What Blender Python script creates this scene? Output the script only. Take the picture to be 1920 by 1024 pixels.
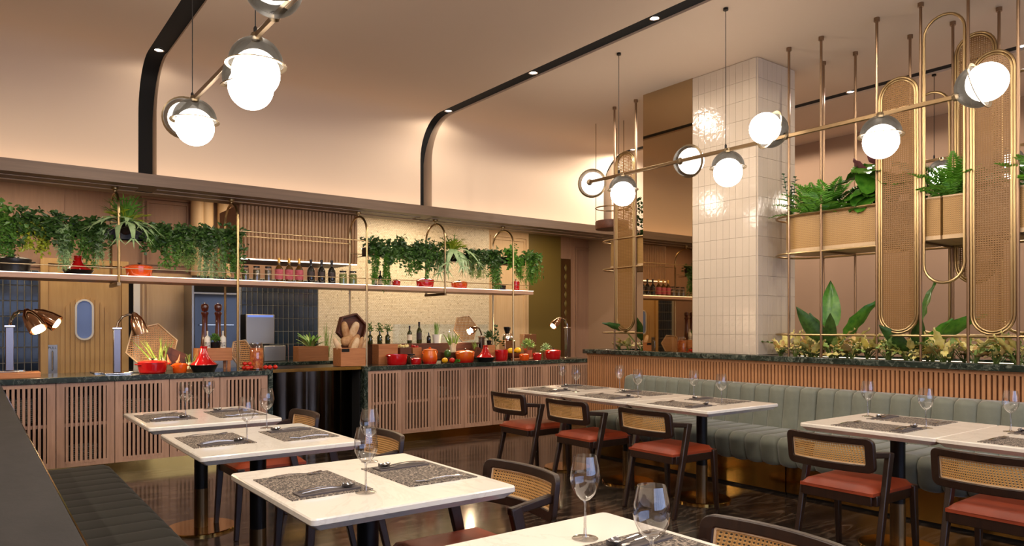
import bpy, bmesh, math, random
from mathutils import Vector, Matrix
R = random.Random(7)
PI = math.pi
sc = bpy.context.scene
COL = sc.collection
for o in list(bpy.data.objects): bpy.data.objects.remove(o)

# ---------------------------------------------------------------- camera
F, HZ, CAMZ, YAW = 1356.0, 612.0, 1.343, math.radians(36.9)
SY, CY = math.sin(YAW), math.cos(YAW)
cam = bpy.data.cameras.new('camera'); camo = bpy.data.objects.new('camera', cam); COL.objects.link(camo)
camo.location = (0, 0, CAMZ); camo.rotation_euler = (PI/2, 0, -YAW)
cam.sensor_width = 36; cam.lens = 36*F/1920; cam.shift_y = (HZ-512)/1920; cam.clip_start = .05
sc.camera = camo

# ---------------------------------------------------------------- world, exposure
w = bpy.data.worlds.new('dusk'); sc.world = w; w.use_nodes = True
bg = w.node_tree.nodes['Background']; bg.inputs[0].default_value = (.46, .50, .70, 1); bg.inputs[1].default_value = 4.8
vs = sc.view_settings
vs.view_transform = 'Standard'; vs.look = 'None'; vs.gamma = 1; vs.use_curve_mapping = False; vs.exposure = 0.0
sc.cycles.max_bounces = 8; sc.cycles.diffuse_bounces = 4; sc.cycles.glossy_bounces = 4
sc.cycles.transparent_max_bounces = 24; sc.cycles.transmission_bounces = 6
sc.cycles.caustics_reflective = False; sc.cycles.caustics_refractive = False
sc.cycles.sample_clamp_indirect = 4.0; sc.cycles.use_denoising = True

WARM = (1.0, .86, .70)
def lamp(kind, name, loc, power, color=WARM, parent=None, rot=(0, 0, 0), **kw):
    l = bpy.data.lights.new(name, kind); l.energy = power; l.color = color
    for k, v in kw.items(): setattr(l, k, v)
    o = bpy.data.objects.new(name, l); COL.objects.link(o); o.location = loc; o.rotation_euler = rot
    if parent: o.parent = parent
    return o
# cove strip lying on the bulkhead ledge, and LED strips over the kitchen
P_SPOT, P_COVE, P_KIT, GLOBE, P_BULB = 78, 9, 34, 27.0, 7
lamp('AREA', 'cove_strip_light', (3.2, 7.56, 2.74), P_COVE, (1, .72, .50), rot=(PI+.1, 0, 0), shape='RECTANGLE', size=9.6, size_y=.05)
for kx, kp in ((.4, .6), (3.0, .8), (5.2, 1.5), (7.4, .9)):
    lamp('AREA', 'kitchen_panel_light', (kx, 8.95, 2.97), P_KIT*kp, (1, .78, .52), shape='RECTANGLE', size=1.4, size_y=.4)

# ---------------------------------------------------------------- pixel -> place helpers
def ray(u, v):
    r = (u-960)/F
    return Vector((SY+r*CY, CY-r*SY, (HZ-v)/F))
def at_z(u, v, z):
    d = ray(u, v); return d*((z-CAMZ)/d.z)+Vector((0, 0, CAMZ))
def at_y(u, v, y):
    d = ray(u, v); return d*(y/d.y)+Vector((0, 0, CAMZ))
def at_x(u, v, x):
    d = ray(u, v); return d*(x/d.x)+Vector((0, 0, CAMZ))
def KX(u, y): return at_y(u, 612, y).x
def KS(u, y): return y/ray(u, 612).y/F          # metres per pixel at depth of (u, Y=y)

# ---------------------------------------------------------------- mesh builder
class MB:
    def __init__(s): s.v = []; s.f = []
    def add(s, vs, fs):
        b = len(s.v); s.v += [tuple(p) for p in vs]; s.f += [tuple(i+b for i in q) for q in fs]; return s
    def box(s, x0, x1, y0, y1, z0, z1):
        return s.add([(x, y, z) for z in (z0, z1) for y in (y0, y1) for x in (x0, x1)],
                     [(0, 2, 3, 1), (4, 5, 7, 6), (0, 1, 5, 4), (2, 6, 7, 3), (0, 4, 6, 2), (1, 3, 7, 5)])
    def cbox(s, c, sz, M=None):
        x, y, z = (k/2 for k in sz); M = M or Matrix()
        return s.add([M @ Vector((a*x, b*y, d*z))+Vector(c) for d in (-1, 1) for b in (-1, 1) for a in (-1, 1)],
                     [(0, 2, 3, 1), (4, 5, 7, 6), (0, 1, 5, 4), (2, 6, 7, 3), (0, 4, 6, 2), (1, 3, 7, 5)])
    def bar(s, p, q, w0, h0, w1=None, h1=None, side=(0, 1, 0)):
        p, q = Vector(p), Vector(q); w1 = w1 or w0; h1 = h1 or h0
        t = (q-p).normalized(); a = Vector(side); a = (a-t*a.dot(t)).normalized(); b = t.cross(a)
        vs = [p+a*i*w0/2+b*j*h0/2 for i, j in ((-1, -1), (1, -1), (1, 1), (-1, 1))] + \
             [q+a*i*w1/2+b*j*h1/2 for i, j in ((-1, -1), (1, -1), (1, 1), (-1, 1))]
        return s.add(vs, [(3, 2, 1, 0), (4, 5, 6, 7), (0, 1, 5, 4), (1, 2, 6, 5), (2, 3, 7, 6), (3, 0, 4, 7)])
    def tube(s, pts, r, n=8, closed=False):
        pts = [Vector(p) for p in pts]; m = len(pts)
        rs = r if isinstance(r, (list, tuple)) else [r]*m
        up = None; rings = []
        for i, p in enumerate(pts):
            a = pts[(i-1) % m] if (closed or i) else p
            b = pts[(i+1) % m] if (closed or i < m-1) else p
            t = (b-a).normalized()
            if up is None:
                up = Vector((0, 0, 1)) if abs(t.z) < .9 else Vector((1, 0, 0))
            up = (up-t*up.dot(t)).normalized(); sd = t.cross(up)
            rings.append([p+(up*math.cos(2*PI*k/n)+sd*math.sin(2*PI*k/n))*rs[i] for k in range(n)])
        vs = [q for g in rings for q in g]; fs = []
        for i in range(m if closed else m-1):
            j = (i+1) % m
            for k in range(n):
                l = (k+1) % n; fs.append((i*n+k, i*n+l, j*n+l, j*n+k))
        if not closed: fs += [tuple(range(n-1, -1, -1)), tuple((m-1)*n+k for k in range(n))]
        return s.add(vs, fs)
    def lathe(s, prof, n=16, c=(0, 0, 0), M=None, sx=1, sy=1):
        vs = []; idx = []; c = Vector(c); M = M or Matrix()
        for r, z in prof:
            if r < 1e-6: idx.append([len(vs)]); vs.append(M @ Vector((0, 0, z))+c)
            else:
                idx.append(list(range(len(vs), len(vs)+n)))
                vs += [M @ Vector((r*sx*math.cos(2*PI*k/n), r*sy*math.sin(2*PI*k/n), z))+c for k in range(n)]
        fs = []
        for a, b in zip(idx, idx[1:]):
            if len(a) == 1 and len(b) == 1: continue
            for k in range(n):
                l = (k+1) % n
                if len(a) == 1: fs.append((a[0], b[l], b[k]))
                elif len(b) == 1: fs.append((a[k], a[l], b[0]))
                else: fs.append((a[k], a[l], b[l], b[k]))
        return s.add(vs, fs)
    def sph(s, c, r, n=12, m=8, sc3=(1, 1, 1), M=None):
        pr = [(math.sin(PI*i/m)*r, -math.cos(PI*i/m)*r) for i in range(m+1)]
        pr[0] = (0, -r); pr[-1] = (0, r)
        S = Matrix.Diagonal((*sc3, 1)); M = (M or Matrix()).to_4x4() @ S
        return s.lathe(pr, n, c, M)
    def grid(s, fn, nu, nv):
        vs = [fn(i/nu, j/nv) for j in range(nv+1) for i in range(nu+1)]
        return s.add(vs, [(j*(nu+1)+i, j*(nu+1)+i+1, (j+1)*(nu+1)+i+1, (j+1)*(nu+1)+i) for j in range(nv) for i in range(nu)])
    def prism(s, ring, d):
        """ring: list of 3D points, d: extrusion vector"""
        n = len(ring); d = Vector(d); ring = [Vector(p) for p in ring]
        return s.add(ring+[p+d for p in ring], [tuple(range(n-1, -1, -1)), tuple(range(n, 2*n))] +
                     [(k, (k+1) % n, n+(k+1) % n, n+k) for k in range(n)])
    def ringprism(s, outer, inner, d):
        n = len(outer); d = Vector(d); o = [Vector(p) for p in outer]; i_ = [Vector(p) for p in inner]
        fs = []
        for k in range(n):
            l = (k+1) % n
            fs += [(k, l, n+l, n+k), (2*n+k, 3*n+k, 3*n+l, 2*n+l), (k, 2*n+k, 2*n+l, l), (n+k, n+l, 3*n+l, 3*n+k)]
        return s.add(o+i_+[p+d for p in o]+[p+d for p in i_], fs)
    def mesh(s, name, mat, smooth=True, ang=35, fix=True):
        me = bpy.data.meshes.new(name); me.from_pydata(s.v, [], s.f)
        if fix:
            bm = bmesh.new(); bm.from_mesh(me); bmesh.ops.recalc_face_normals(bm, faces=bm.faces); bm.to_mesh(me); bm.free()
        me.materials.append(mat)
        if smooth:
            me.polygons.foreach_set('use_smooth', [True]*len(me.polygons)); me.set_sharp_from_angle(angle=math.radians(ang))
        me.update(); return me

def link(name, me, parent=None, loc=(0, 0, 0), rot=(0, 0, 0), scale=None):
    o = bpy.data.objects.new(name, me); COL.objects.link(o); o.location = loc; o.rotation_euler = rot
    if scale: o.scale = scale
    if parent: o.parent = parent
    return o
def part(name, mb, mat, parent=None, loc=(0, 0, 0), rot=(0, 0, 0), bv=0, smooth=True, ang=35, fix=True, seg=2):
    o = link(name, mb.mesh(name, mat, smooth, ang, fix), parent, loc, rot)
    if bv:
        m = o.modifiers.new('bevel', 'BEVEL'); m.width = bv; m.segments = seg; m.limit_method = 'ANGLE'
    return o
def tag(o, label, cat, group=None):
    o['label'] = label; o['category'] = cat
    if group: o['group'] = group
    return o
def thing(name, label, cat, loc=(0, 0, 0), rz=0, group=None):
    o = bpy.data.objects.new(name, None); COL.objects.link(o); o.location = loc; o.rotation_euler = (0, 0, rz)
    o.empty_display_size = .1
    return tag(o, label, cat, group)
def struct(o): o['kind'] = 'structure'; return o
def copy_tree(o, parent=None):
    c = o.copy(); COL.objects.link(c); c.parent = parent
    for ch in [k for k in KIDS.get(o.name, [])]:
        copy_tree(ch, c)
    return c
KIDS = {}
def index_kids(o):
    KIDS[o.name] = [c for c in bpy.data.objects if c.parent == o]
    for c in KIDS[o.name]: index_kids(c)
def dup(o, loc, rz, label, group=None):
    if o.name not in KIDS: index_kids(o)
    c = copy_tree(o); c.location = loc; c.rotation_euler = (0, 0, rz); c['label'] = label
    if group: c['group'] = group
    return c
def arc(cx, cy, r, a0, a1, n): return [(cx+r*math.cos(a0+(a1-a0)*k/n), cy+r*math.sin(a0+(a1-a0)*k/n)) for k in range(n+1)]
def rrect(x0, x1, y0, y1, r, n=4):
    return arc(x1-r, y1-r, r, 0, PI/2, n)+arc(x0+r, y1-r, r, PI/2, PI, n)+arc(x0+r, y0+r, r, PI, 1.5*PI, n)+arc(x1-r, y0+r, r, 1.5*PI, 2*PI, n)

# ---------------------------------------------------------------- materials
def srgb(r, g, b): return tuple(((c/255)/12.92 if c/255 <= .04045 else ((c/255+.055)/1.055)**2.4) for c in (r, g, b))+(1,)
def newmat(name):
    m = bpy.data.materials.new(name); m.use_nodes = True; nt = m.node_tree
    return m, nt, nt.nodes['Principled BSDF']
def N(nt, t, **kw):
    n = nt.nodes.new(t)
    for k, v in kw.items():
        if k in ('operation', 'blend_type', 'data_type', 'wave_type', 'bands_direction', 'feature', 'distance', 'musgrave_type'): setattr(n, k, v)
        else: n.inputs[k].default_value = v
    return n
def L(nt, a, b): nt.links.new(a, b)
def mathn(nt, op, a, b=None):
    n = nt.nodes.new('ShaderNodeMath'); n.operation = op
    for i, x in enumerate((a, b)):
        if x is None: continue
        if isinstance(x, (int, float)): n.inputs[i].default_value = x
        else: L(nt, x, n.inputs[i])
    return n.outputs[0]
def mixc(nt, fac, a, b, blend='MIX'):
    n = nt.nodes.new('ShaderNodeMix'); n.data_type = 'RGBA'; n.blend_type = blend
    for i, x in ((0, fac), (6, a), (7, b)):
        if isinstance(x, (int, float)): n.inputs[i].default_value = x
        elif isinstance(x, tuple): n.inputs[i].default_value = x
        else: L(nt, x, n.inputs[i])
    return n.outputs[2]
def ramp(nt, fac, stops):
    n = nt.nodes.new('ShaderNodeValToRGB'); L(nt, fac, n.inputs[0]); e = n.color_ramp.elements
    while len(e) < len(stops): e.new(.5)
    for q, (p, c) in zip(e, stops): q.position = p; q.color = c
    return n.outputs[0]
def coords(nt, scale=(1, 1, 1)):
    tc = nt.nodes.new('ShaderNodeTexCoord'); mp = nt.nodes.new('ShaderNodeMapping'); mp.inputs['Scale'].default_value = scale
    L(nt, tc.outputs['Object'], mp.inputs[0]); return mp.outputs[0]
def noise(nt, vec, scale, detail=4, rough=.6, dist=0):
    n = N(nt, 'ShaderNodeTexNoise', Scale=scale, Detail=detail, Roughness=rough, Distortion=dist); L(nt, vec, n.inputs['Vector']); return n.outputs['Fac']
def bump(nt, bs, h, strength, dist=.01):
    n = N(nt, 'ShaderNodeBump', Strength=strength, Distance=dist); L(nt, h, n.inputs['Height']); L(nt, n.outputs[0], bs.inputs['Normal'])
def simple(name, c, rough=.5, metal=0, c2=None, sc1=8, scale=(1, 1, 1), var=0, bmp=0, bsc=60, **kw):
    """plain surface: optional second colour by noise, per-object brightness variation, fine bump"""
    m, nt, bs = newmat(name); bs.inputs['Roughness'].default_value = rough; bs.inputs['Metallic'].default_value = metal
    for k, v in kw.items(): bs.inputs[k].default_value = v
    bs.inputs['Base Color'].default_value = c; out = None
    if c2:
        vec = coords(nt, scale); out = ramp(nt, noise(nt, vec, sc1), [(.35, c), (.65, c2)])
    if var:
        oi = nt.nodes.new('ShaderNodeObjectInfo')
        k = mathn(nt, 'ADD', mathn(nt, 'MULTIPLY', oi.outputs['Random'], 2*var), 1-var)
        hv = nt.nodes.new('ShaderNodeHueSaturation')
        if out is None: hv.inputs['Color'].default_value = c
        else: L(nt, out, hv.inputs['Color'])
        L(nt, k, hv.inputs['Value']); out = hv.outputs[0]
    if out is not None: L(nt, out, bs.inputs['Base Color'])
    if bmp: bump(nt, bs, noise(nt, coords(nt, scale), bsc), bmp)
    return m
def emis(name, c, s):
    m, nt, bs = newmat(name); bs.inputs['Base Color'].default_value = (*c[:3], 1)
    bs.inputs['Emission Color'].default_value = (*c[:3], 1); bs.inputs['Emission Strength'].default_value = s; return m
def wood(name, c, c2, rough=.45, axis='z', var=.08, fine=1):
    m, nt, bs = newmat(name); bs.inputs['Roughness'].default_value = rough
    s = {'z': (1, 1, .06), 'x': (.06, 1, 1), 'y': (1, .06, 1)}[axis]
    f = noise(nt, coords(nt, s), 45*fine, 5, .65, .6)
    out = ramp(nt, f, [(.3, c), (.7, c2)])
    oi = nt.nodes.new('ShaderNodeObjectInfo'); hv = nt.nodes.new('ShaderNodeHueSaturation')
    L(nt, mathn(nt, 'ADD', mathn(nt, 'MULTIPLY', oi.outputs['Random'], 2*var), 1-var), hv.inputs['Value']); L(nt, out, hv.inputs['Color'])
    L(nt, hv.outputs[0], bs.inputs['Base Color']); bump(nt, bs, f, .12, .003); return m
def marble(name, base, vein, scale=2, rough=.15, speck=None, width=.04, stretch=(1, 1, 1), dark2=None, fade=1.0):
    m, nt, bs = newmat(name); bs.inputs['Roughness'].default_value = rough
    vec = coords(nt, stretch); n1 = noise(nt, vec, scale, 6, .6, 1.2)
    a = mathn(nt, 'ABSOLUTE', mathn(nt, 'SUBTRACT', n1, .5))
    n2 = noise(nt, vec, scale*.7, 3, .5)
    fac = mathn(nt, 'MULTIPLY', ramp(nt, a, [(0, (1, 1, 1, 1)), (width, (0, 0, 0, 1))]), mathn(nt, 'MULTIPLY', n2, fade))
    b = base
    if dark2: b = ramp(nt, noise(nt, vec, scale*2.2, 4), [(.35, base), (.68, dark2)])
    out = mixc(nt, fac, b, vein)
    if speck:
        vo = N(nt, 'ShaderNodeTexVoronoi', Scale=speck[0]); L(nt, coords(nt), vo.inputs['Vector'])
        k = ramp(nt, noise(nt, coords(nt), speck[0]*.5, 3), [(.60, (0, 0, 0, 1)), (.70, (1, 1, 1, 1))])
        out = mixc(nt, k, out, speck[1])
    L(nt, out, bs.inputs['Base Color']); return m
def thin_glass(name, tint=(1, 1, 1, 1), refl=1.0, minr=.10, rough=0.0):
    m, nt, bs = newmat(name); nt.nodes.remove(bs); out = nt.nodes['Material Output']
    tr = N(nt, 'ShaderNodeBsdfTransparent', Color=tint); gl = N(nt, 'ShaderNodeBsdfGlossy', Roughness=rough)
    lw = N(nt, 'ShaderNodeLayerWeight', Blend=.35)
    f = mathn(nt, 'ADD', mathn(nt, 'MULTIPLY', mathn(nt, 'POWER', lw.outputs['Facing'], 1.7), 1.0*refl), minr)
    mx = nt.nodes.new('ShaderNodeMixShader'); L(nt, f, mx.inputs[0]); L(nt, tr.outputs[0], mx.inputs[1]); L(nt, gl.outputs[0], mx.inputs[2])
    L(nt, mx.outputs[0], out.inputs[0]); return m
def cane(name, c, c2, cell, hole=.30, rough=.45, trans=True):
    """woven cane: regular grid of see-through holes with crossing strands"""
    m, nt, bs = newmat(name); bs.inputs['Roughness'].default_value = rough
    tc = nt.nodes.new('ShaderNodeTexCoord'); sp = nt.nodes.new('ShaderNodeSeparateXYZ'); L(nt, tc.outputs['Object'], sp.inputs[0])
    u = mathn(nt, 'MULTIPLY', mathn(nt, 'ADD', sp.outputs[0], sp.outputs[1]), 1/cell); v = mathn(nt, 'MULTIPLY', sp.outputs[2], 1/cell)
    def cen(x): return mathn(nt, 'SUBTRACT', mathn(nt, 'FRACT', mathn(nt, 'ADD', x, 100.0)), .5)
    a, b = cen(u), cen(v)
    d = mathn(nt, 'SQRT', mathn(nt, 'ADD', mathn(nt, 'MULTIPLY', a, a), mathn(nt, 'MULTIPLY', b, b)))
    h = mathn(nt, 'LESS_THAN', d, hole)
    dg = mathn(nt, 'ABSOLUTE', cen(mathn(nt, 'MULTIPLY', mathn(nt, 'ADD', u, v), .5)))
    col = ramp(nt, mathn(nt, 'ABSOLUTE', a), [(.2, c), (.5, c2)]); L(nt, col, bs.inputs['Base Color'])
    bump(nt, bs, d, .5, .003)
    if trans:
        tr = nt.nodes.new('ShaderNodeBsdfTransparent'); mx = nt.nodes.new('ShaderNodeMixShader')
        L(nt, h, mx.inputs[0]); L(nt, bs.outputs[0], mx.inputs[1]); L(nt, tr.outputs[0], mx.inputs[2]); L(nt, mx.outputs[0], nt.nodes['Material Output'].inputs[0])
    else:
        L(nt, mixc(nt, h, col, (c[0]*.45, c[1]*.42, c[2]*.38, 1)), bs.inputs['Base Color'])
    return m

M = {}
M['plaster'] = simple('plaster', srgb(208, 186, 164), .75, bmp=.03, bsc=30)
M['ceiling_paint'] = simple('ceiling_paint', srgb(208, 186, 164), .8)
M['black'] = simple('black_channel', srgb(9, 8, 8), .9)
M['bulkhead'] = simple('bulkhead_metal', srgb(102, 80, 62), .45, .15, c2=srgb(90, 70, 54), sc1=30, scale=(.05, 1, 1))
M['brass'] = simple('satin_brass', srgb(172, 148, 108), .3, 1.0)
M['brass_dark'] = simple('bronze_brass', srgb(128, 106, 78), .32, 1.0)
M['brass_polish'] = simple('polished_brass', srgb(190, 150, 80), .12, 1.0, bmp=.02, bsc=6)
M['pole'] = simple('rose_bronze_pole', srgb(146, 120, 96), .32, .9)
M['oak'] = wood('pink_oak', srgb(192, 154, 128), srgb(170, 132, 108))
M['oak_x'] = wood('pink_oak_rail', srgb(190, 152, 126), srgb(168, 130, 106), axis='x')
M['fluted'] = wood('fluted_oak', srgb(196, 154, 114), srgb(172, 132, 94))
M['wallwood'] = wood('wall_slat_oak', srgb(196, 142, 98), srgb(172, 120, 80))
M['wallboard'] = wood('slat_backing', srgb(120, 78, 50), srgb(100, 64, 42), var=.02)
M['walnut'] = wood('dark_walnut', srgb(48, 29, 20), srgb(34, 20, 14), .35, var=.05)
M['marble_green'] = marble('green_marble', srgb(26, 36, 31), srgb(120, 128, 116), 9, .12, (38, srgb(112, 118, 106)), .03, dark2=srgb(44, 56, 48))
M['table_marble'] = marble('white_marble', srgb(246, 240, 228), srgb(176, 164, 146), 2.2, .16, None, .02, (1, .6, 1), fade=.35)
M['floor'] = marble('floor_marble', srgb(34, 27, 23), srgb(118, 100, 84), 2.2, .13, None, .03, (.45, 2.4, 1), dark2=srgb(54, 43, 36), fade=1.2)
M['stone_grey'] = simple('honed_grey_stone', srgb(20, 18, 18), .75, c2=srgb(33, 30, 30), sc1=14, scale=(1, .35, 1), bmp=.1, bsc=40)
M['velvet'] = simple('sage_velvet', srgb(126, 130, 116), .7, c2=srgb(110, 114, 102), sc1=5, **{'Sheen Weight': .6, 'Sheen Roughness': .4})
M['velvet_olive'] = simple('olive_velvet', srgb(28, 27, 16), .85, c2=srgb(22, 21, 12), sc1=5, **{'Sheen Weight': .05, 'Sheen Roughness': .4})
M['rust'] = simple('rust_leather', srgb(158, 66, 34), .5, c2=srgb(142, 56, 28), sc1=7, bmp=.06, bsc=120)
M['cane'] = cane('cane_weave', srgb(214, 168, 104), srgb(184, 134, 76), .0118, .27)
M['cane_screen'] = cane('cane_screen', srgb(134, 96, 48), srgb(112, 78, 36), .0165, .22)
M['cane_box'] = cane('cane_box', srgb(172, 134, 80), srgb(152, 114, 62), .0155, .20, trans=False)
M['steel'] = simple('steel', srgb(205, 205, 205), .16, 1.0)
M['steel_brushed'] = simple('brushed_steel', srgb(150, 146, 140), .35, 1.0)
M['steel_dark'] = simple('dark_steel_pipe', srgb(30, 29, 30), .35, .6)
M['chrome'] = simple('chrome', srgb(222, 214, 204), .07, 1.0)
M['post_steel'] = simple('satin_post_steel', srgb(128, 120, 120), .22, 1.0)
M['copper'] = simple('copper_shade', srgb(196, 158, 128), .12, 1.0)
M['glass'] = thin_glass('clear_glass', (.95, .95, .96, 1), 1.0, .12)
M['glass_foot'] = thin_glass('thick_clear_glass', (.84, .83, .82, 1), 1.0, .16)
M['pane'] = thin_glass('window_pane', (.9, .95, 1, 1), .5, .03)
M['mirror'] = simple('bronze_mirror', srgb(196, 172, 138), .02, 1.0)
M['tile_white'] = simple('glossy_white_tile', srgb(192, 178, 161), .10, var=.02, bmp=.35, bsc=13)
M['grout_white'] = simple('white_grout', srgb(190, 175, 158), .4)
M['tile_blue'] = simple('dark_blue_glazed_tile', srgb(27, 36, 48), .12, c2=srgb(38, 48, 62), sc1=9, var=.25, bmp=.1, bsc=12)
M['grout'] = simple('pale_grout', srgb(150, 146, 132), .85)
M['panel'] = wood('cream_panel', srgb(205, 176, 138), srgb(194, 163, 124), .5, var=.02, fine=.7)
M['panel_mauve'] = wood('mauve_panel', srgb(160, 126, 104), srgb(148, 116, 96), .55, var=.02, fine=.7)
M['door'] = wood('ash_door', srgb(208, 170, 112), srgb(194, 154, 96), .5, var=.02, fine=.7)
M['olive_panel'] = simple('olive_panel', srgb(104, 88, 40), .45)
M['taupe'] = simple('taupe_wall', srgb(150, 122, 100), .8)
M['napkin'] = simple('grey_napkin', srgb(96, 88, 86), .85, bmp=.2, bsc=200)
M['soil'] = simple('soil', srgb(40, 30, 22), .95, bmp=.5, bsc=80)
M['globe'] = emis('opal_globe', (1, .87, .73), GLOBE)
M['bulb'] = emis('warm_bulb', (1, .80, .5), 160)
M['led_dim'] = emis('led_dim', (1, .84, .64), 2.5)
M['led'] = emis('led_strip', (1, .84, .64), 4.5)
M['downlight'] = emis('downlight_lens', (1, .85, .65), 20)
M['shade_bronze'] = simple('bronze_shade', srgb(128, 112, 88), .3, .9)
def perforated(name, c, k):
    m, nt, bs = newmat(name); bs.inputs['Base Color'].default_value = c; bs.inputs['Roughness'].default_value = .5; bs.inputs['Metallic'].default_value = .2
    tr = nt.nodes.new('ShaderNodeBsdfTransparent'); mx = nt.nodes.new('ShaderNodeMixShader'); mx.inputs[0].default_value = k
    L(nt, bs.outputs[0], mx.inputs[1]); L(nt, tr.outputs[0], mx.inputs[2]); L(nt, mx.outputs[0], nt.nodes['Material Output'].inputs[0]); return m
M['shade_mesh'] = perforated('perforated_bronze', srgb(34, 31, 25), .18)
def mosaic():
    m, nt, bs = newmat('mosaic'); bs.inputs['Roughness'].default_value = .35
    b = nt.nodes.new('ShaderNodeTexBrick'); b.offset = .5
    tc = nt.nodes.new('ShaderNodeTexCoord'); sp = nt.nodes.new('ShaderNodeSeparateXYZ'); cb = nt.nodes.new('ShaderNodeCombineXYZ')
    L(nt, tc.outputs['Object'], sp.inputs[0]); L(nt, sp.outputs[0], cb.inputs[0]); L(nt, sp.outputs[2], cb.inputs[1]); L(nt, cb.outputs[0], b.inputs['Vector'])
    for k, v in (('Scale', 1), ('Mortar Size', .0025), ('Brick Width', .036), ('Row Height', .021), ('Bias', -.25)): b.inputs[k].default_value = v
    b.inputs['Color1'].default_value = srgb(226, 214, 190); b.inputs['Color2'].default_value = srgb(206, 190, 160); b.inputs['Mortar'].default_value = srgb(180, 164, 136)
    f = ramp(nt, noise(nt, cb.outputs[0], 30, 2), [(.61, (0, 0, 0, 1)), (.68, (1, 1, 1, 1))])
    L(nt, mixc(nt, mathn(nt, 'MULTIPLY', f, .75), b.outputs[0], srgb(130, 110, 80)), bs.inputs['Base Color']); return m
M['mosaic'] = mosaic()
def mat_placemat():
    m, nt, bs = newmat('woven_placemat'); bs.inputs['Roughness'].default_value = .8
    f = mathn(nt, 'MULTIPLY', mathn(nt, 'ADD', noise(nt, coords(nt, (1, 5, 1)), 55, 3, .7), noise(nt, coords(nt, (5, 1, 1)), 55, 3, .7)), .5)
    L(nt, ramp(nt, f, [(.44, srgb(46, 41, 39)), (.51, srgb(92, 83, 76)), (.58, srgb(196, 180, 162))]), bs.inputs['Base Color'])
    bump(nt, bs, f, .4, .002); return m
M['placemat'] = mat_placemat()
def grad(name, c0, c1, z0, z1, rough=.18):
    """enamel that fades in colour up the height of the pot"""
    m, nt, bs = newmat(name); bs.inputs['Roughness'].default_value = rough; bs.inputs['Coat Weight'].default_value = .5
    tc = nt.nodes.new('ShaderNodeTexCoord'); sp = nt.nodes.new('ShaderNodeSeparateXYZ'); L(nt, tc.outputs['Object'], sp.inputs[0])
    mr = nt.nodes.new('ShaderNodeMapRange'); L(nt, sp.outputs[2], mr.inputs[0]); mr.inputs[1].default_value = z0; mr.inputs[2].default_value = z1
    L(nt, mixc(nt, mr.outputs[0], c0, c1), bs.inputs['Base Color']); return m
M['red'] = simple('red_enamel', srgb(186, 18, 22), .16, **{'Coat Weight': .6})
M['orange'] = simple('orange_enamel', srgb(226, 84, 16), .16, **{'Coat Weight': .6})
M['flame'] = grad('flame_enamel', srgb(196, 22, 18), srgb(236, 112, 26), .01, .10)
M['iron'] = simple('black_iron', srgb(24, 23, 23), .35, .3)
M['wood_mid'] = wood('acacia_wood', srgb(186, 124, 76), srgb(158, 98, 56), .5, axis='x')
M['wood_dark'] = wood('stained_crate_wood', srgb(104, 56, 34), srgb(78, 42, 26), .5, axis='x')
M['mill'] = simple('mill_wood', srgb(78, 34, 22), .2, **{'Coat Weight': .7})
M['white_glaze'] = simple('white_glaze', srgb(232, 228, 216), .3)
M['bread'] = simple('bread_crust', srgb(206, 166, 120), .75, c2=srgb(168, 116, 72), sc1=14, bmp=.4, bsc=25)
M['bread_flour'] = simple('floured_loaf', srgb(234, 208, 172), .8, c2=srgb(206, 166, 120), sc1=12, bmp=.3, bsc=25)
def veg(n, c, c2=None, rough=.3): M[n] = simple(n, c, rough, c2=c2, sc1=14)
veg('tomato', srgb(206, 34, 18)); veg('yellow_pepper', srgb(240, 178, 24)); veg('red_pepper', srgb(200, 30, 22)); veg('green_pepper', srgb(58, 96, 34))
veg('garlic', srgb(224, 200, 120), srgb(236, 220, 160), .5); veg('berry', srgb(170, 18, 20)); veg('leek_white', srgb(232, 226, 190), None, .4); veg('leek_green', srgb(116, 150, 60), srgb(150, 178, 80), .4)
veg('shallot', srgb(214, 140, 92), srgb(190, 104, 70), .4); veg('squash', srgb(244, 190, 30))
M['bottle_green'] = simple('dark_green_bottle', srgb(44, 50, 20), .06, **{'Coat Weight': .5})
M['bottle_black'] = simple('black_bottle', srgb(20, 20, 18), .07, **{'Coat Weight': .5})
M['bottle_amber'] = simple('amber_bottle', srgb(84, 56, 16), .07, **{'Coat Weight': .5})
M['label_pink'] = simple('rose_label', srgb(168, 62, 78), .6, c2=srgb(188, 96, 104), sc1=40)
M['label_cream'] = simple('cream_label', srgb(222, 208, 182), .6); M['label_dark'] = simple('dark_label', srgb(52, 40, 40), .6)
M['label_green'] = simple('green_label', srgb(118, 132, 58), .6)
M['foil_gold'] = simple('gold_foil', srgb(206, 160, 80), .3, .8); M['foil_dark'] = simple('dark_foil', srgb(36, 30, 32), .3, .5)
M['pasta'] = simple('mixed_pasta', srgb(226, 138, 50), .6, c2=srgb(170, 48, 24), sc1=40)
M['preserve'] = simple('olive_preserve', srgb(92, 74, 36), .4, c2=srgb(60, 50, 30), sc1=50)
M['pane_glow'] = emis('dim_kitchen_glow', (.16, .24, .5), .12)  # door pane glows faintly by itself, blue light put into its material
M['terracotta'] = simple('terracotta', srgb(168, 78, 52), .6)
def leafm(n, c, c2, rough=.42):
    M[n] = simple(n, c, rough, c2=c2, sc1=22, var=.12); bs = M[n].node_tree.nodes['Principled BSDF']
    bs.inputs['Subsurface Weight'].default_value = 0
leafm('leaf_dark', srgb(38, 64, 26), srgb(64, 98, 40)); leafm('leaf_mid', srgb(62, 106, 36), srgb(98, 142, 54)); leafm('leaf_light', srgb(118, 150, 70), srgb(160, 184, 110))
leafm('leaf_grey', srgb(138, 170, 116), srgb(174, 200, 148)); leafm('leaf_fern', srgb(62, 122, 26), srgb(98, 158, 40)); leafm('leaf_blue', srgb(58, 92, 66), srgb(82, 118, 86))
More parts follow.
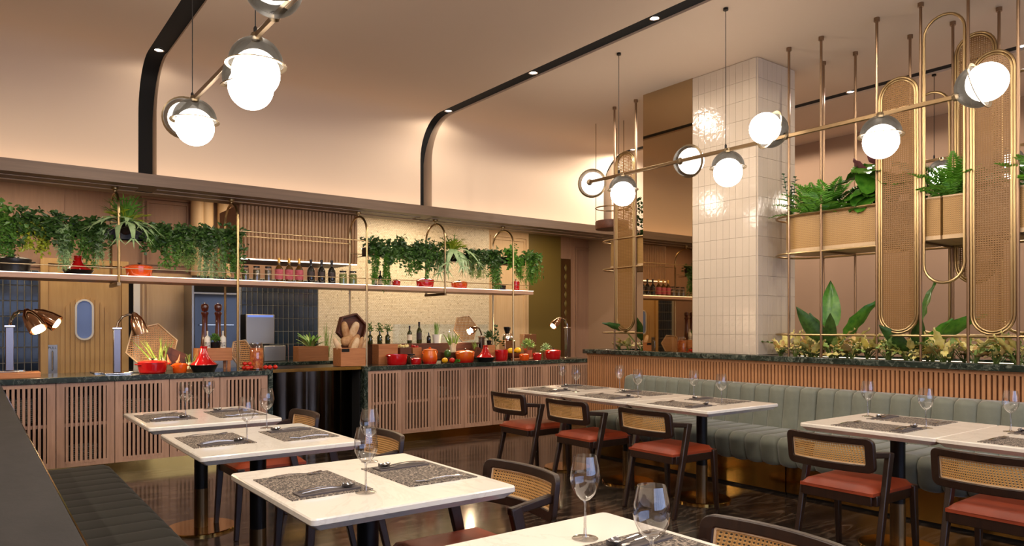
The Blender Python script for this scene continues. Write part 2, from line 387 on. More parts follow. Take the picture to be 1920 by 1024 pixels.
leafm('leaf_gold', srgb(214, 200, 108), srgb(228, 216, 146)); leafm('leaf_rose', srgb(214, 166, 110), srgb(206, 186, 112)); leafm('leaf_purple', srgb(74, 36, 44), srgb(98, 50, 56))
leafm('leaf_broad', srgb(46, 104, 24), srgb(86, 140, 40), .3); leafm('stem', srgb(86, 108, 46), srgb(110, 126, 60))
leafm('leaf_yellow', srgb(168, 168, 40), srgb(130, 152, 44))
# ================================================================ SETTING
X0, X1, Y0, YW, YB, ZC = -4.0, 9.1, -4.0, 7.65, 9.8, 3.825
struct(part('floor', MB().box(X0, X1, Y0, YB, -.1, 0), M['floor'], smooth=False))
# curved ceiling: wall above the bulkhead bends into the flat ceiling; black channels are let into it
STRIPS, SW, RC = [-1.66, 1.37, 4.44, 7.5], .16, .47
path = [(YW, 2.66+k*.1, 1, 0, .20) for k in range(7)] + \
       [(YW-RC+RC*math.cos(a), ZC-RC+RC*math.sin(a), math.cos(a), math.sin(a), .20-.18*(k/10)) for k in range(1, 11) for a in [PI/2*k/10]] + \
       [(y, ZC, 0, 1, .02) for y in (6.5, 3, 0, Y0)]
path.insert(7, (YW, ZC-RC, 1, 0, .20))
cm = MB(); edges = [X0]+[e for s in STRIPS for e in (s-SW/2, s+SW/2)]+[X1]
for a, b in zip(edges[::2], edges[1::2]):
    vs = [(x, p[0], p[1]) for p in path for x in (a, b)]
    cm.add(vs, [(2*i, 2*i+1, 2*i+3, 2*i+2) for i in range(len(path)-1)])
for s in STRIPS:
    for e in (s-SW/2, s+SW/2):
        vs = [q for p in path for q in ((e, p[0], p[1]), (e, p[0]+p[2]*p[4], p[1]+p[3]*p[4]))]
        cm.add(vs, [(2*i, 2*i+1, 2*i+3, 2*i+2) for i in range(len(path)-1)])
cm.box(X0, X1, YW+.21, YW+.25, 2.66, 4.2); cm.box(X0, X1, Y0, YW+.25, ZC+.1, ZC+.15)
struct(part('ceiling', cm, M['ceiling_paint'], fix=False))
tn = 1
for s in STRIPS:
    vs = [q for p in path for q in ((s-SW/2, p[0]+p[2]*p[4], p[1]+p[3]*p[4]), (s+SW/2, p[0]+p[2]*p[4], p[1]+p[3]*p[4]))]
    m = MB().add(vs, [(2*i, 2*i+1, 2*i+3, 2*i+2) for i in range(len(path)-1)])
    struct(part('trim_%d' % tn, m, M['black'], fix=False)); tn += 1
# bulkhead over the kitchen counter with a cove behind its lip
bk = MB().box(X0, X1, 7.48, 7.51, 2.665, 2.775).box(X0, X1, 7.51, 8.1, 2.665, 2.70).box(X0, X1, 8.07, 8.1, 2.70, 3.0)
struct(part('trim_%d' % tn, bk, M['bulkhead'], smooth=False)); tn += 1
struct(part('ceiling_kitchen', MB().box(X0, X1, 8.1, YB, 3.0, 3.05), M['ceiling_paint'], smooth=False))
# outer walls
struct(part('wall_left', MB().box(X0-.1, X0, Y0, YB, 0, ZC+.1), M['plaster'], smooth=False))
struct(part('wall_right', MB().box(X1, X1+.1, Y0, YB, 0, ZC+.1), M['taupe'], smooth=False))
wf = MB().box(X0, X1, Y0-.1, Y0, 0, .5).box(X0, X1, Y0-.1, Y0, 3.1, ZC+.1).box(X0, -2, Y0-.1, Y0, .5, 3.1).box(7, X1, Y0-.1, Y0, .5, 3.1)
struct(part('wall_front', wf, M['plaster'], smooth=False))
win = struct(part('window_1', MB().box(-2, 7, Y0-.06, Y0-.05, .5, 3.1), M['pane'], smooth=False))
for k in range(7): part('window_frame', MB().box(-2+k*1.485, -1.94+k*1.485, Y0-.09, Y0-.02, .5, 3.1), M['black'], win, smooth=False)
wb = struct(part('wall_back', MB().box(X0, X1, YB, YB+.1, 0, 3.05), M['panel_mauve'], smooth=False))

# ---- pieces on the kitchen back wall
def field(name, x0, x1, z0, z1, mat, t=.02): return part(name, MB().box(x0, x1, YB-t, YB, z0, z1), mat, wb, smooth=False)
def moulding(x0, x1, z0, z1, mat, y=YB-.02, wd=.022, k=2):
    for i in range(k):
        o = .05*i; a, b, c, d = x0+o, x1-o, z0+o, z1-o
        part('panel_moulding', MB().ringprism([(a, y, c), (b, y, c), (b, y, d), (a, y, d)], [(a+wd, y, c+wd), (b-wd, y, c+wd), (b-wd, y, d-wd), (a+wd, y, d-wd)], (0, -.018, 0)), mat, wb, smooth=False)
tm_cache = {}
def tiles(parent, name, mat, origin, du, dv, nu, nv, pu, pv, depth, nrm, gap=.006):
    """rows of single glazed tiles; du, dv unit vectors, nrm outward"""
    key = (name, pu, pv, tuple(du))
    if key not in tm_cache:
        du_, dv_, n_ = Vector(du), Vector(dv), Vector(nrm); a, b = pu-gap, pv-gap
        lo = [du_*0, du_*a, du_*a+dv_*b, dv_*b]; e = min(.004, gap)
        hi = [n_*depth+du_*e+dv_*e, n_*depth+du_*(a-e)+dv_*e, n_*depth+du_*(a-e)+dv_*(b-e), n_*depth+du_*e+dv_*(b-e)]
        tm_cache[key] = MB().add(lo+hi, [(4, 5, 6, 7), (0, 1, 5, 4), (1, 2, 6, 5), (2, 3, 7, 6), (3, 0, 4, 7)]).mesh(name, mat, smooth=False)
    for j in range(nv):
        for i in range(nu):
            p = Vector(origin)+Vector(du)*(i*pu)+Vector(dv)*(j*pv)
            link(name, tm_cache[key], parent, p)
xa1 = KX(73, YB-.03)
field('grout_field', xa1-.066*8, xa1, .6, 1.98, M['grout'], .012)
tiles(wb, 'tile', M['tile_blue'], (xa1-.066*7, YB-.012, .762), (1, 0, 0), (0, 0, 1), 7, 7, .066, .174, .01, (0, -1, 0))
xb0, xb1 = KX(360, YB-.03), KX(597, YB-.03)
nb = int((xb1-xb0)/.07)
field('grout_field', xb0, xb1, .6, 1.99, M['grout'], .012)
tiles(wb, 'tile', M['tile_blue'], (xb1-.07*nb, YB-.012, .75), (1, 0, 0), (0, 0, 1), nb, 7, .07, .176, .01, (0, -1, 0))
field('mosaic_field', xb1, KX(915, YB), .6, 3.0, M['mosaic'], .03)
field('cream_panel', KX(250, YB), KX(359, YB), .5, 2.0, M['panel'], .02)
field('pale_jamb', KX(249, YB), KX(261, YB), .5, 2.0, M['white_glaze'], .05)
moulding(KX(266, YB), KX(359, YB), .55, 1.97, M['panel'])
field('dark_gap_strip', KX(239, YB), KX(249, YB), .5, 2.0, M['black'], .03)  # flat black strip put in for the darkness of the gap
field('upper_panel', KX(0, YB)-.6, KX(120, YB), 2.02, 3.0, M['panel_mauve'], .015)
moulding(KX(266, YB), KX(360, YB), 2.05, 2.93, M['panel_mauve'])
field('upper_panel', KX(268, YB), KX(358, YB), 2.07, 2.9, M['panel_mauve'], .02)
for u in (371, 387, 420):
    x = KX(u, 9.68); struct(part('trim_%d' % tn, MB().lathe([(.0, 0), (.085, 0), (.085, 1.01), (0, 1.01)], 14, (x, 9.68, 1.98)), M['panel'])); tn += 1
xc0, xc1, xc2, xc3, xc4 = KX(915, YB), KX(990, YB), KX(1060, YB), KX(1068, YB), KX(1130, YB)
field('rose_panel', xc0, xc1, .5, 3.0, M['panel'], .02); moulding(xc0+.04, xc1-.04, .5, 2.86, M['panel'], k=2)
field('olive_panel', xc1, xc2-.12, .5, 3.0, M['olive_panel'], .015)
pt = field('pattern_strip', xc2-.12, xc3, .5, 2.55, M['brass_dark'], .03)
for k in range(9): part('leaf_motif', MB().lathe([(0, -.07), (.03, -.02), (.035, .02), (0, .08)], 8, (xc2-.02, YB-.035, 1.1+k*.16), sy=.3), M['olive_panel'], pt)
field('rose_panel', xc3, X1, .5, 3.0, M['panel_mauve'], .02); moulding(xc3+.08, xc4+.02, .5, 2.8, M['panel_mauve'], k=2)

# ---- kitchen door with arched board front and oval window
dx0, dx1 = KX(90, YB), KX(226, YB)
door = struct(part('door_1', MB().box(dx0, dx1, YB-.05, YB, 0, 2.05), M['door'], smooth=False))
part('door_frame', MB().box(KX(75, YB), dx0-.004, YB-.08, YB, 0, 2.12).box(dx1+.004, KX(239, YB), YB-.08, YB, 0, 2.12).box(dx0-.004, dx1+.004, YB-.08, YB, 2.06, 2.12), M['door'], door, smooth=False)
ac, ar, nbd = KX(160, YB-.05), (KX(206, YB-.05)-KX(114, YB-.05))/2, 10
for k in range(nbd):
    a = ac-ar+k*2*ar/nbd; b = a+2*ar/nbd-.009; mid = (a+b)/2-ac
    za, zb = [1.40+math.sqrt(max(.0, ar*ar-(x-ac)**2))*1.12 for x in (a, b)]
    part('door_board', MB().prism([(a, YB-.05, .05), (b, YB-.05, .05), (b, YB-.05, zb), (a, YB-.05, za)], (0, -.012, 0)), M['door'], door, smooth=False)
ox0, ox1 = KX(144, YB-.06), KX(172, YB-.06); oz0, oz1 = 1.20, 1.64; orr = (ox1-ox0)/2
def oval(x0, x1, z0, z1, y):
    r = (x1-x0)/2; return [(p[0], y, p[1]) for p in arc((x0+x1)/2, z1-r, r, 0, PI, 10)+arc((x0+x1)/2, z0+r, r, PI, 2*PI, 10)]
part('window_rim', MB().ringprism(oval(ox0-.02, ox1+.02, oz0-.02, oz1+.02, YB-.062), oval(ox0, ox1, oz0, oz1, YB-.062), (0, -.014, 0)), M['white_glaze'], door)
part('window_pane', MB().prism(oval(ox0, ox1, oz0, oz1, YB-.063), (0, -.003, 0)), M['pane_glow'], door, smooth=False)
pp = at_y(98, 678, YB-.05)
pl = part('pull_plate', MB().box(pp.x-.05, pp.x+.05, YB-.056, YB-.05, pp.z-.2, pp.z+.19), M['steel_brushed'], door, smooth=False)
part('pull_handle', MB().tube([(pp.x, YB-.055, pp.z-.1), (pp.x, YB-.09, pp.z-.09), (pp.x, YB-.09, pp.z+.11), (pp.x, YB-.055, pp.z+.12)], .008, 6), M['steel'], pl)
def text(s, size, loc, rot, mat, parent, name='lettering', ext=.001):
    c = bpy.data.curves.new(name, 'FONT'); c.body = s; c.size = size; c.align_x = 'CENTER'; c.align_y = 'CENTER'; c.extrude = ext
    t = bpy.data.objects.new(name, c); COL.objects.link(t)
    dg = bpy.context.evaluated_depsgraph_get(); me = bpy.data.meshes.new_from_object(t.evaluated_get(dg)); bpy.data.objects.remove(t)
    me.materials.clear(); me.materials.append(mat)
    return link(name, me, parent, loc, rot)
text('PULL', .038, (pp.x, YB-.0575, pp.z+.155), (PI/2, 0, 0), M['black'], pl)

# ---- pillar: bronze mirror and glossy white tiles
PX0, PX1, PY0, PY1, PYM = 5.80, 6.40, 3.97, 5.35, 4.70
wp = struct(part('wall_pillar', MB().box(PX0, PX1, PY0, PY1, 1.05, ZC), M['grout_white'], smooth=False))
part('mirror_panel', MB().box(PX0-.016, PX0, PYM, PY1+.01, 1.08, ZC), M['mirror'], wp, smooth=False)
tiles(wp, 'tile', M['tile_white'], (PX0, PY0+.002, 1.082), (0, 1, 0), (0, 0, 1), 10, 15, .073, .1825, .012, (-1, 0, 0), .0007)
tiles(wp, 'tile', M['tile_white'], (PX0, PY0, 1.082), (1, 0, 0), (0, 0, 1), 8, 15, .075, .1825, .012, (0, -1, 0), .0007)

# ---- low planter wall behind the banquette
LX, LY1 = 5.78, 6.23
wl = struct(part('wall_planter', MB().box(LX, 6.48, -1.5, LY1-.02, 0, 1.03), M['wallboard'], smooth=False))
part('marble_cap', MB().box(5.70, 5.82, -1.5, LY1, 1.03, 1.08).box(6.40, 6.54, -1.5, LY1, 1.03, 1.08).box(5.82, 6.40, 6.0, LY1, 1.03, 1.08), M['marble_green'], wl, bv=.006)
part('soil_bed', MB().box(5.82, 6.40, -1.5, PY0-.02, 1.02, 1.055).box(5.82, 6.40, PY1+.02, 6.0, 1.02, 1.055), M['soil'], wl)
part('bed_light_strip', MB().box(6.388, 6.395, 1.5, PY0-.05, 1.056, 1.060), M['led_dim'], wl, smooth=False)
part('slat_rail', MB().box(LX-.03, LX, -1.5, LY1-.02, 1.0, 1.03), M['wallwood'], wl, smooth=False)
slm = MB().box(-.026, 0, -.011, .011, .1, 1.0).mesh('slat', M['wallwood'], smooth=False)
k = 0
while 6.19-k*.035 > 1.45: link('slat', slm, wl, (LX, 6.19-k*.035, 0)); k += 1
# ---- low wall behind the olive bench, grey stone cap (foreground left)
wn = struct(part('wall_bench', MB().box(-.75, .14, .25, 6.35, 0, .92), M['wallboard'], smooth=False))
part('stone_cap', MB().box(-.8, .166, .2, 6.4, .92, .957), M['stone_grey'], wn, bv=.004)
part('brass_edge', MB().box(.166, .169, .2, 6.4, .925, .955), M['brass_polish'], wn, smooth=False)

# ================================================================ downlights in the ceiling channels
SPM = [(.08, .15, .5, 1), (.1, .2, .6, .8), (.25, .6, .15, .5), (1.2, 2.0, .4, .45)]     # dimmer settings per channel: first, second, other lamps
for si, s in enumerate(STRIPS):
    for k in range(8):
        y = 7.14-1.575*k
        if y < Y0+.4: break
        z = ZC+.018
        where = ('leftmost', 'left', 'middle', 'right')[si]
        nth = ('nearest the curved wall', 'second from the curved wall', 'third from the curved wall', 'fourth from the curved wall', 'fifth from the curved wall', 'sixth from the curved wall', 'seventh from the curved wall', 'last')[k]
        t = thing('recessed_downlight', 'small recessed downlight in %s black ceiling channel, %s' % (where, nth), 'downlight', (s, y, z), 0, 'recessed downlights in the ceiling channels')
        part('trim_ring', MB().lathe([(.034, 0), (.046, 0), (.046, -.008), (.036, -.008), (.034, 0)], 16), M['steel'], t)
        part('lens', MB().lathe([(0, -.002), (.034, -.002)], 14), M['downlight'], t)
        tilt = (.0, 0, 0)
        lamp('SPOT', 'downlight_beam', (s, y, ZC-.03), P_SPOT*SPM[si][min(k, 3)], WARM, None, tilt, spot_size=math.radians(174), spot_blend=.12, shadow_soft_size=.035)
# ================================================================ TABLES
TZ = .75
def make_table(label, group, sx, sy):
    t = thing('pedestal_table', label, 'table', (0, 0, 0), 0, group)
    o = rrect(-sx/2, sx/2, -sy/2, sy/2, .018, 3); i = rrect(-sx/2+.03, sx/2-.03, -sy/2+.03, sy/2-.03, .01, 3)
    m = MB(); n = len(o)
    rings = [[(x, y, TZ) for x, y in rrect(-sx/2+.004, sx/2-.004, -sy/2+.004, sy/2-.004, .016, 3)], [(x, y, TZ-.005) for x, y in o], [(x, y, TZ-.021) for x, y in o], [(x, y, TZ-.046) for x, y in i]]
    m.add([p for r in rings for p in r], [tuple(range(n))]+[(a*n+k, a*n+(k+1) % n, (a+1)*n+(k+1) % n, (a+1)*n+k) for a in range(3) for k in range(n)]+[tuple(range(4*n-1, 3*n-1, -1))])
    part('table_top', m, M['table_marble'], t)
    part('mounting_plate', MB().box(-.2, .2, -.2, .2, TZ-.055, TZ-.046), M['steel_dark'], t, smooth=False)
    part('column', MB().lathe([(0, .24), (.042, .24), (.042, TZ-.055), (0, TZ-.055)], 20), M['steel_dark'], t)
    part('column_sleeve', MB().lathe([(.0435, .012), (.0435, .27)], 20), M['brass_dark'], t)
    part('base_plate', MB().lathe([(0, .016), (.215, .016), (.22, .012), (.22, 0), (0, 0)], 40), M['brass_polish'], t)
    return t
LT = [(1.232, 5.08), (1.232, 3.895), (1.235, 2.575), (1.232, 1.24)]
LTN = ['farthest of the left row, by the kitchen counter', 'second from the kitchen counter in the left row', 'third from the kitchen counter in the left row, large in front', 'cut off at the bottom edge, nearest the camera']
RT = [(4.55, 5.185), (4.55, 4.395), (4.55, 3.605), (4.52, 2.11), (4.52, 1.322)]
RTN = ['farthest of three joined by the sage banquette', 'middle of three joined by the sage banquette', 'nearest of three joined by the sage banquette', 'at right beside the banquette, first of its pair', 'at the right frame edge beside the banquette']
base_t = make_table('white marble pedestal table, '+LTN[0], 'white marble tables', .79, .87); base_t.location = (*LT[0], 0)
for (x, y), n in list(zip(LT, LTN))[1:]: dup(base_t, (x, y, 0), 0, 'white marble pedestal table, '+n)
base_r = make_table('white marble pedestal table, '+RTN[0], 'white marble tables', .85, .787); base_r.location = (*RT[0], 0)
for (x, y), n in list(zip(RT, RTN))[1:]: dup(base_r, (x, y, 0), 0, 'white marble pedestal table, '+n)

# ================================================================ CHAIRS (face +x, rear legs lean forward into a short arm, curved cane back)
def make_chair(label):
    t = thing('cane_back_chair', label, 'chair', (0, 0, 0), 0, 'cane back dining chairs')
    def bx(y): return -.265-.05*(1-(y/.25)**2)          # curve of the backrest
    def bp(y, z, d): return (bx(y)+d-(z-.57)*.14, y, z)
    W, z0, z1 = .25, .565, .752
    def ringpts(y0, y1, a, b, r): 
        out = []
        rp = rrect(y0, y1, a, b, r, 5)
        for k, p in enumerate(rp):
            q = rp[(k+1) % len(rp)]; out.append(p)
            if abs(q[0]-p[0]) > .1:
                out += [(p[0]+(q[0]-p[0])*j/12, p[1]+(q[1]-p[1])*j/12) for j in range(1, 12)]
        return out
    o = ringpts(-W, W, z0, z1, .035); i = ringpts(-W+.042, W-.042, z0+.042, z1-.036, .008)
    m = MB(); n = len(o)
    R4 = [[bp(y, z, -.014) for y, z in o], [bp(y, z, -.014) for y, z in i], [bp(y, z, .014) for y, z in o], [bp(y, z, .014) for y, z in i]]
    fs = []
    for k in range(n):
        l = (k+1) % n
        fs += [(k, l, n+l, n+k), (2*n+k, 3*n+k, 3*n+l, 2*n+l), (k, 2*n+k, 2*n+l, l), (n+k, n+l, 3*n+l, 3*n+k)]
    m.add([p for r in R4 for p in r], fs)
    b = part('backrest', m, M['walnut'], t, bv=.004)
    ya, za, zb = W-.04, z0+.04, z1-.034
    part('cane_panel', MB().grid(lambda a, c: bp(-ya+2*ya*a, za+(zb-za)*c, .004), 14, 2), M['cane'], b)
    e = ringpts(-ya, ya, za, zb, .008); e2 = ringpts(-ya+.008, ya-.008, za+.008, zb-.008, .006)
    for d in (.005, .002):
        part('cane_binding', MB().ringprism([bp(y, z, d) for y, z in e], [bp(y, z, d) for y, z in e2], (.003 if d > .003 else -.003, 0, 0)), M['bread_flour'], b)
    # seat cushion
    def seatf(a, c):
        y = -.225+.45*a; x = -.225+.45*c
        ed = min(a, 1-a, c, 1-c); k = min(1, ed/.12); k = 1-(1-k)**2
        return (x+.02*(1-abs(2*a-1))*(1 if c > .5 else -1)*.3, y*(1-.06*(1-c)), .445+.032*k)
    s = MB().grid(seatf, 14, 14)
    s.add([(-.225, -.2115, .43), (.225, -.225, .43), (.225, .225, .43), (-.225, .2115, .43)], [])
    rim = [(-.225, -.2115), (.225, -.225), (.225, .225), (-.225, .2115)]
    for k in range(4):
        p, q = rim[k], rim[(k+1) % 4]; s.add([(*p, .428), (*q, .428), (*q, .446), (*p, .446)], [(0, 1, 2, 3)])
    part('seat', s, M['rust'], t)
    f = MB().bar((-.20, 0, .405), (-.20, 0, .4051), .1, .1)
    f = MB().box(.19, .22, -.2, .2, .375, .43).box(-.22, -.19, -.2, .2, .375, .43).box(-.2, .2, .195, .222, .375, .43).box(-.2, .2, -.222, -.195, .375, .43)
    part('seat_frame', f, M['walnut'], t, bv=.004)
    for sgn in (-1, 1):
        y = sgn*.225
        part('leg', MB().bar((.235, y*1.02, 0), (.205, y, .445), .026, .030, .034, .046), M['walnut'], t, bv=.005)
        part('leg', MB().bar((-.245, y*1.05, 0), (-.085, y*1.03, .655), .028, .030, .032, .052), M['walnut'], t, bv=.005)
        part('arm', MB().bar((-.06, y*1.03, .640), (-.275, y*.99, .662), .032, .030, .030, .036), M['walnut'], t, bv=.006)
    return t
CH = [((4.13, 5.18), 0, 'cane back chair with rust seat, farthest of three by the joined tables'),
      ((4.14, 4.40), 0, 'cane back chair with rust seat, middle of three by the joined tables'),
      ((4.15, 3.57), 0, 'cane back chair with rust seat, nearest of three by the joined tables'),
      ((4.08, 2.14), 0, 'cane back chair with rust seat, pulled up to the right pair of tables'),
      ((4.08, 1.36), 0, 'cane back chair with rust seat, cut off at the right frame edge'),
      ((1.57, 4.88), PI, 'cane back chair at the farthest left table, mostly hidden'),
      ((1.57, 3.70), PI, 'cane back chair at the second left table, behind wine glasses'),
      ((1.57, 2.42), PI, 'cane back chair at the large front table, seat half in shadow'),
      ((1.57, 1.22), PI, 'cane back chair cut off by the bottom edge, nearest the camera')]
ch0 = make_chair(CH[0][2]); ch0.location = (*CH[0][0], 0)
for p, rz, lb in CH[1:]: dup(ch0, (*p, 0), rz, lb)

# ================================================================ BANQUETTES (channel tufted)
def channel_mesh(name, prof, wdt, bulge, mat):
    """prof: closed list of (x,z,nx,nz) outline; pillow across y"""
    n = len(prof); ys = [0, .06, .2, .4, .6, .8, .94, 1]; m = MB(); vs = []
    for t in ys:
        b = bulge*(math.sqrt(max(0, 1-(2*t-1)**2)))-bulge
        vs += [(x+nx*b, (t-.5)*wdt, z+nz*b) for x, z, nx, nz in prof]
    fs = [(j*n+k, j*n+(k+1) % n, (j+1)*n+(k+1) % n, (j+1)*n+k) for j in range(len(ys)-1) for k in range(n)]
    fs += [tuple(range(n)), tuple(range((len(ys)-1)*n, len(ys)*n))]
    return m.add(vs, fs).mesh(name, mat, ang=60)
def outline(pts, round_ids, r, n=5):
    """2D polygon with some rounded corners -> points with outward normals"""
    out = []; N_ = len(pts)
    for i, p in enumerate(pts):
        p = Vector(p); a = (Vector(pts[i-1])-p).normalized(); b = (Vector(pts[(i+1) % N_])-p).normalized()
        na = Vector((-a.y, a.x)); nb = Vector((b.y, -b.x))
        if i in round_ids:
            rr = r; half = a.angle(b)/2; d = rr/math.tan(half); c = p+(a+b).normalized()*(rr/math.sin(half))
            s = p+a*d-c; e = p+b*d-c
            for k in range(n+1):
                v = s.lerp(e, k/n).normalized(); out.append((*(c+v*rr), v.x, v.y))
        else:
            v = -(a+b); v = v.normalized() if v.length > 1e-5 else Vector((0, 0)); out.append((*p, 0, 0))
    return out
back_prof = outline([(0, .40), (.14, .40), (.14, .825), (.03, .825)], (3,), .05)
seat_prof = outline([(-.52, .235), (.14, .235), (.14, .465), (-.56, .478)], (0, 3), .07)
bench_back = outline([(.02, .40), (.13, .40), (.13, .70), (.04, .70)], (3,), .04)
bench_seat = outline([(-.43, .235), (.13, .235), (.13, .465), (-.47, .478)], (0, 3), .07)
def banquette(label, y0, y1, n, loc_x, mat, face=1, sp=None, bp_=None, bl=.028):
    sp = sp or seat_prof; bp_ = bp_ or back_prof
    t = thing('banquette', label, 'banquette', (loc_x, (y0+y1)/2, 0), 0 if face == 1 else PI, None)
    wdt = (y1-y0)/n
    sm = channel_mesh('seat_channel', sp, wdt, bl*.8, mat); bm_ = channel_mesh('back_channel', bp_, wdt, bl, mat)
    for k in range(n):
        y = -(y1-y0)/2+(k+.5)*wdt
        link('seat_channel', sm, t, (0, y, 0))
        link('back_channel', bm_, t, (0, y, 0))
    L_ = (y1-y0)/2
    return t, L_
b1, l1 = banquette('sage green velvet banquette behind the three joined tables', 3.3, 5.5, 15, 5.60, M['velvet'])
b2, l2 = banquette('sage green velvet banquette at right, beside the pair of tables', .9, 3.29, 16, 5.60, M['velvet'])
for b, l in ((b1, l1), (b2, l2)):
    part('plinth', MB().box(-.40, .14, -l, l, 0.02, .235), M['brass_polish'], b, smooth=False)
    part('plinth_foot', MB().box(-.39, .14, -l, l, 0, .02), M['steel_dark'], b, smooth=False)
    part('backing_board', MB().box(.14, .15, -l, l, 0.02, .80), M['walnut'], b, smooth=False)
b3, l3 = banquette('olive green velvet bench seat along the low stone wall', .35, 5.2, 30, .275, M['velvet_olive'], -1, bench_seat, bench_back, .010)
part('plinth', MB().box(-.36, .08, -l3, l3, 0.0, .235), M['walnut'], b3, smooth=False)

# ================================================================ PLACE SETTINGS
pm_me = MB().box(-.15, .15, -.21, .21, 0, .003).mesh('placemat', M['placemat'], smooth=False)
nk_me = MB().box(-.115, .115, -.035, .035, 0, .006).mesh('napkin', M['napkin'], smooth=False)
def cutlery():
    hd = [(-.10, .0035), (-.06, .004), (0, .0032), (.04, .0026)]
    def handle(m, L0=-.10, w=.011):
        pts = [(L0, w*.8), (L0+.03, w), (L0+.075, w*.6), (.02, w*.42), (.05, w*.45)]
        for (x0, w0), (x1, w1) in zip(pts, pts[1:]):
            zz = [.004+.006*math.sin(max(0, (x+.1))/.15*PI) for x in (x0, x1)]
            m.add([(x0, -w0/2, zz[0]), (x0, w0/2, zz[0]), (x1, w1/2, zz[1]), (x1, -w1/2, zz[1]), (x0, -w0/2, zz[0]+.003), (x0, w0/2, zz[0]+.003), (x1, w1/2, zz[1]+.003), (x1, -w1/2, zz[1]+.003)],
                  [(3, 2, 1, 0), (4, 5, 6, 7), (0, 1, 5, 4), (1, 2, 6, 5), (2, 3, 7, 6), (3, 0, 4, 7)])
    sp = MB(); handle(sp); sp.grid(lambda a, b: (.048+.055*a, (b-.5)*.040*math.sin(PI*min(1, .12+a*.86)), .002+.012*(2*b-1)**2+.008*abs(2*a-1)**2), 8, 6)
    sp.grid(lambda a, b: (.048+.055*a, (b-.5)*.040*math.sin(PI*min(1, .12+a*.86)), .0005+.012*(2*b-1)**2+.008*abs(2*a-1)**2), 8, 6)
    fk = MB(); handle(fk); fk.box(.05, .068, -.012, .012, .004, .0065)
    for k in range(4): fk.bar((.066, -.0105+k*.007, .0055), (.108, -.0105+k*.007, .010), .0032, .0025)
    kn = MB(); handle(kn); kn.prism([(.045, -.005, .005), (.045, .008, .005), (.09, .009, .005), (.118, .003, .005), (.12, -.005, .005)], (0, 0, .002))
    return [q.mesh(n, M['steel']) for q, n in ((sp, 'spoon'), (fk, 'fork'), (kn, 'knife'))]
SPM, FKM, KNM = cutlery()
def single(name, me, label, cat, loc, rz, group):
    o = link(name, me, None, loc, (0, 0, rz)); return tag(o, label, cat, group)
def setting(x, y, face, where, nb=-.16):
    """face: rotation; local +x points from diner to table centre; cutlery lies along x on both sides"""
    c, s = math.cos(face), math.sin(face)
    def P(a, b): return (x+a*c-b*s, y+a*s+b*c)
    single('placemat', pm_me, 'grey woven placemat on '+where, 'placemat', (*P(0, 0), TZ), face, 'grey woven placemats')
    single('napkin', nk_me, 'folded grey napkin on '+where, 'napkin', (*P(.0, nb), TZ+.003), face+.03, 'folded napkins')
    single('knife', KNM, 'steel knife on napkin on '+where, 'knife', (*P(-.005, nb+.013), TZ+.008), face+.02, 'table knives')
    single('spoon', SPM, 'steel spoon on napkin on '+where, 'spoon', (*P(0, nb-.012), TZ+.008), face+.05, 'table spoons')
    single('fork', FKM, 'steel fork beside placemat on '+where, 'fork', (*P(-.0, .17), TZ+.003), face-.05, 'table forks')
LW = ['the farthest left table', 'the second left table', 'the large front left table', 'the nearest cut off table']
for (x, y), n in zip(LT, LW):
    setting(x-.21, y+.04, 0, 'the bench side of '+n, -.15); setting(x+.215, y-.01, PI, 'the chair side of '+n, -.14)
RW = ['the farthest of the joined tables', 'the middle joined table', 'the nearest of the joined tables', 'the right pair\'s first table', 'the right edge table']
for (x, y), n in zip(RT, RW):
    setting(x-.24, y, 0, 'the chair side of '+n); setting(x+.22, y+.02, PI, 'the banquette side of '+n)
# ---- wine glasses
gp = [(.0, .003), (.034, .004), (.037, .002), (.036, 0), (.0, 0)]
def make_glass(label, loc, s=1.0):
    t = thing('wine_glass', label, 'wine glass', loc, 0, 'wine glasses'); t.scale = (s, s, s)
    part('bowl', MB().lathe([(.0035, .105), (.014, .110), (.029, .126), (.039, .148), (.0425, .168), (.0405, .192), (.036, .215), (.0325, .232), (.0318, .232)], 24), M['glass'], t, fix=False)
    part('stem', MB().lathe([(.009, .004), (.0048, .016), (.0035, .05), (.0036, .095), (.006, .108), (0, .110)], 10), M['glass_foot'], t, fix=False)
    part('foot', MB().lathe([(0, .0075), (.008, .0065), (.036, .0022), (.037, .001), (.036, 0)], 24), M['glass_foot'], t, fix=False)
    return t
GL = [((348, 786), 'wine glass on the farthest left table, bench side'), ((391, 769), 'wine glass on the farthest left table, kitchen side'),
      ((463, 832), 'wine glass on the second left table, bench side'), ((500, 805), 'wine glass on the second left table, chair side'),
      ((686, 926), 'large wine glass at the front of the large left table'), ((693, 868), 'wine glass on the large left table, partly behind the front one'),
      ((1097, 1012), 'wine glass standing on the nearest cut off table'), ((1222, 1104), 'wine glass cut off by bottom edge, on the nearest table'),
      ((1054, 727), 'wine glass at far end of the joined tables, left of its pair'), ((1080, 737), 'wine glass at far end of the joined tables, right of its pair'),
      ((1162, 734), 'wine glass on the middle joined table, banquette side'), ((1196, 747), 'wine glass on the middle joined table, chair side'),
      ((1301, 750), 'wine glass on the nearest joined table, banquette side'), ((1353, 761), 'wine glass on the nearest joined table, chair side'),
      ((1627, 783), 'wine glass on the right pair of tables, nearest the banquette'), ((1736, 805), 'wine glass standing in the middle of the right pair of tables'),
      ((1895, 812), 'wine glass at the right frame edge')]
g0 = None
for (u, v), lb in GL:
    p = at_z(u, v-2, TZ); loc = (p.x, p.y, TZ)
    if g0 is None: g0 = make_glass(lb, loc)
    else: dup(g0, loc, 0, lb)

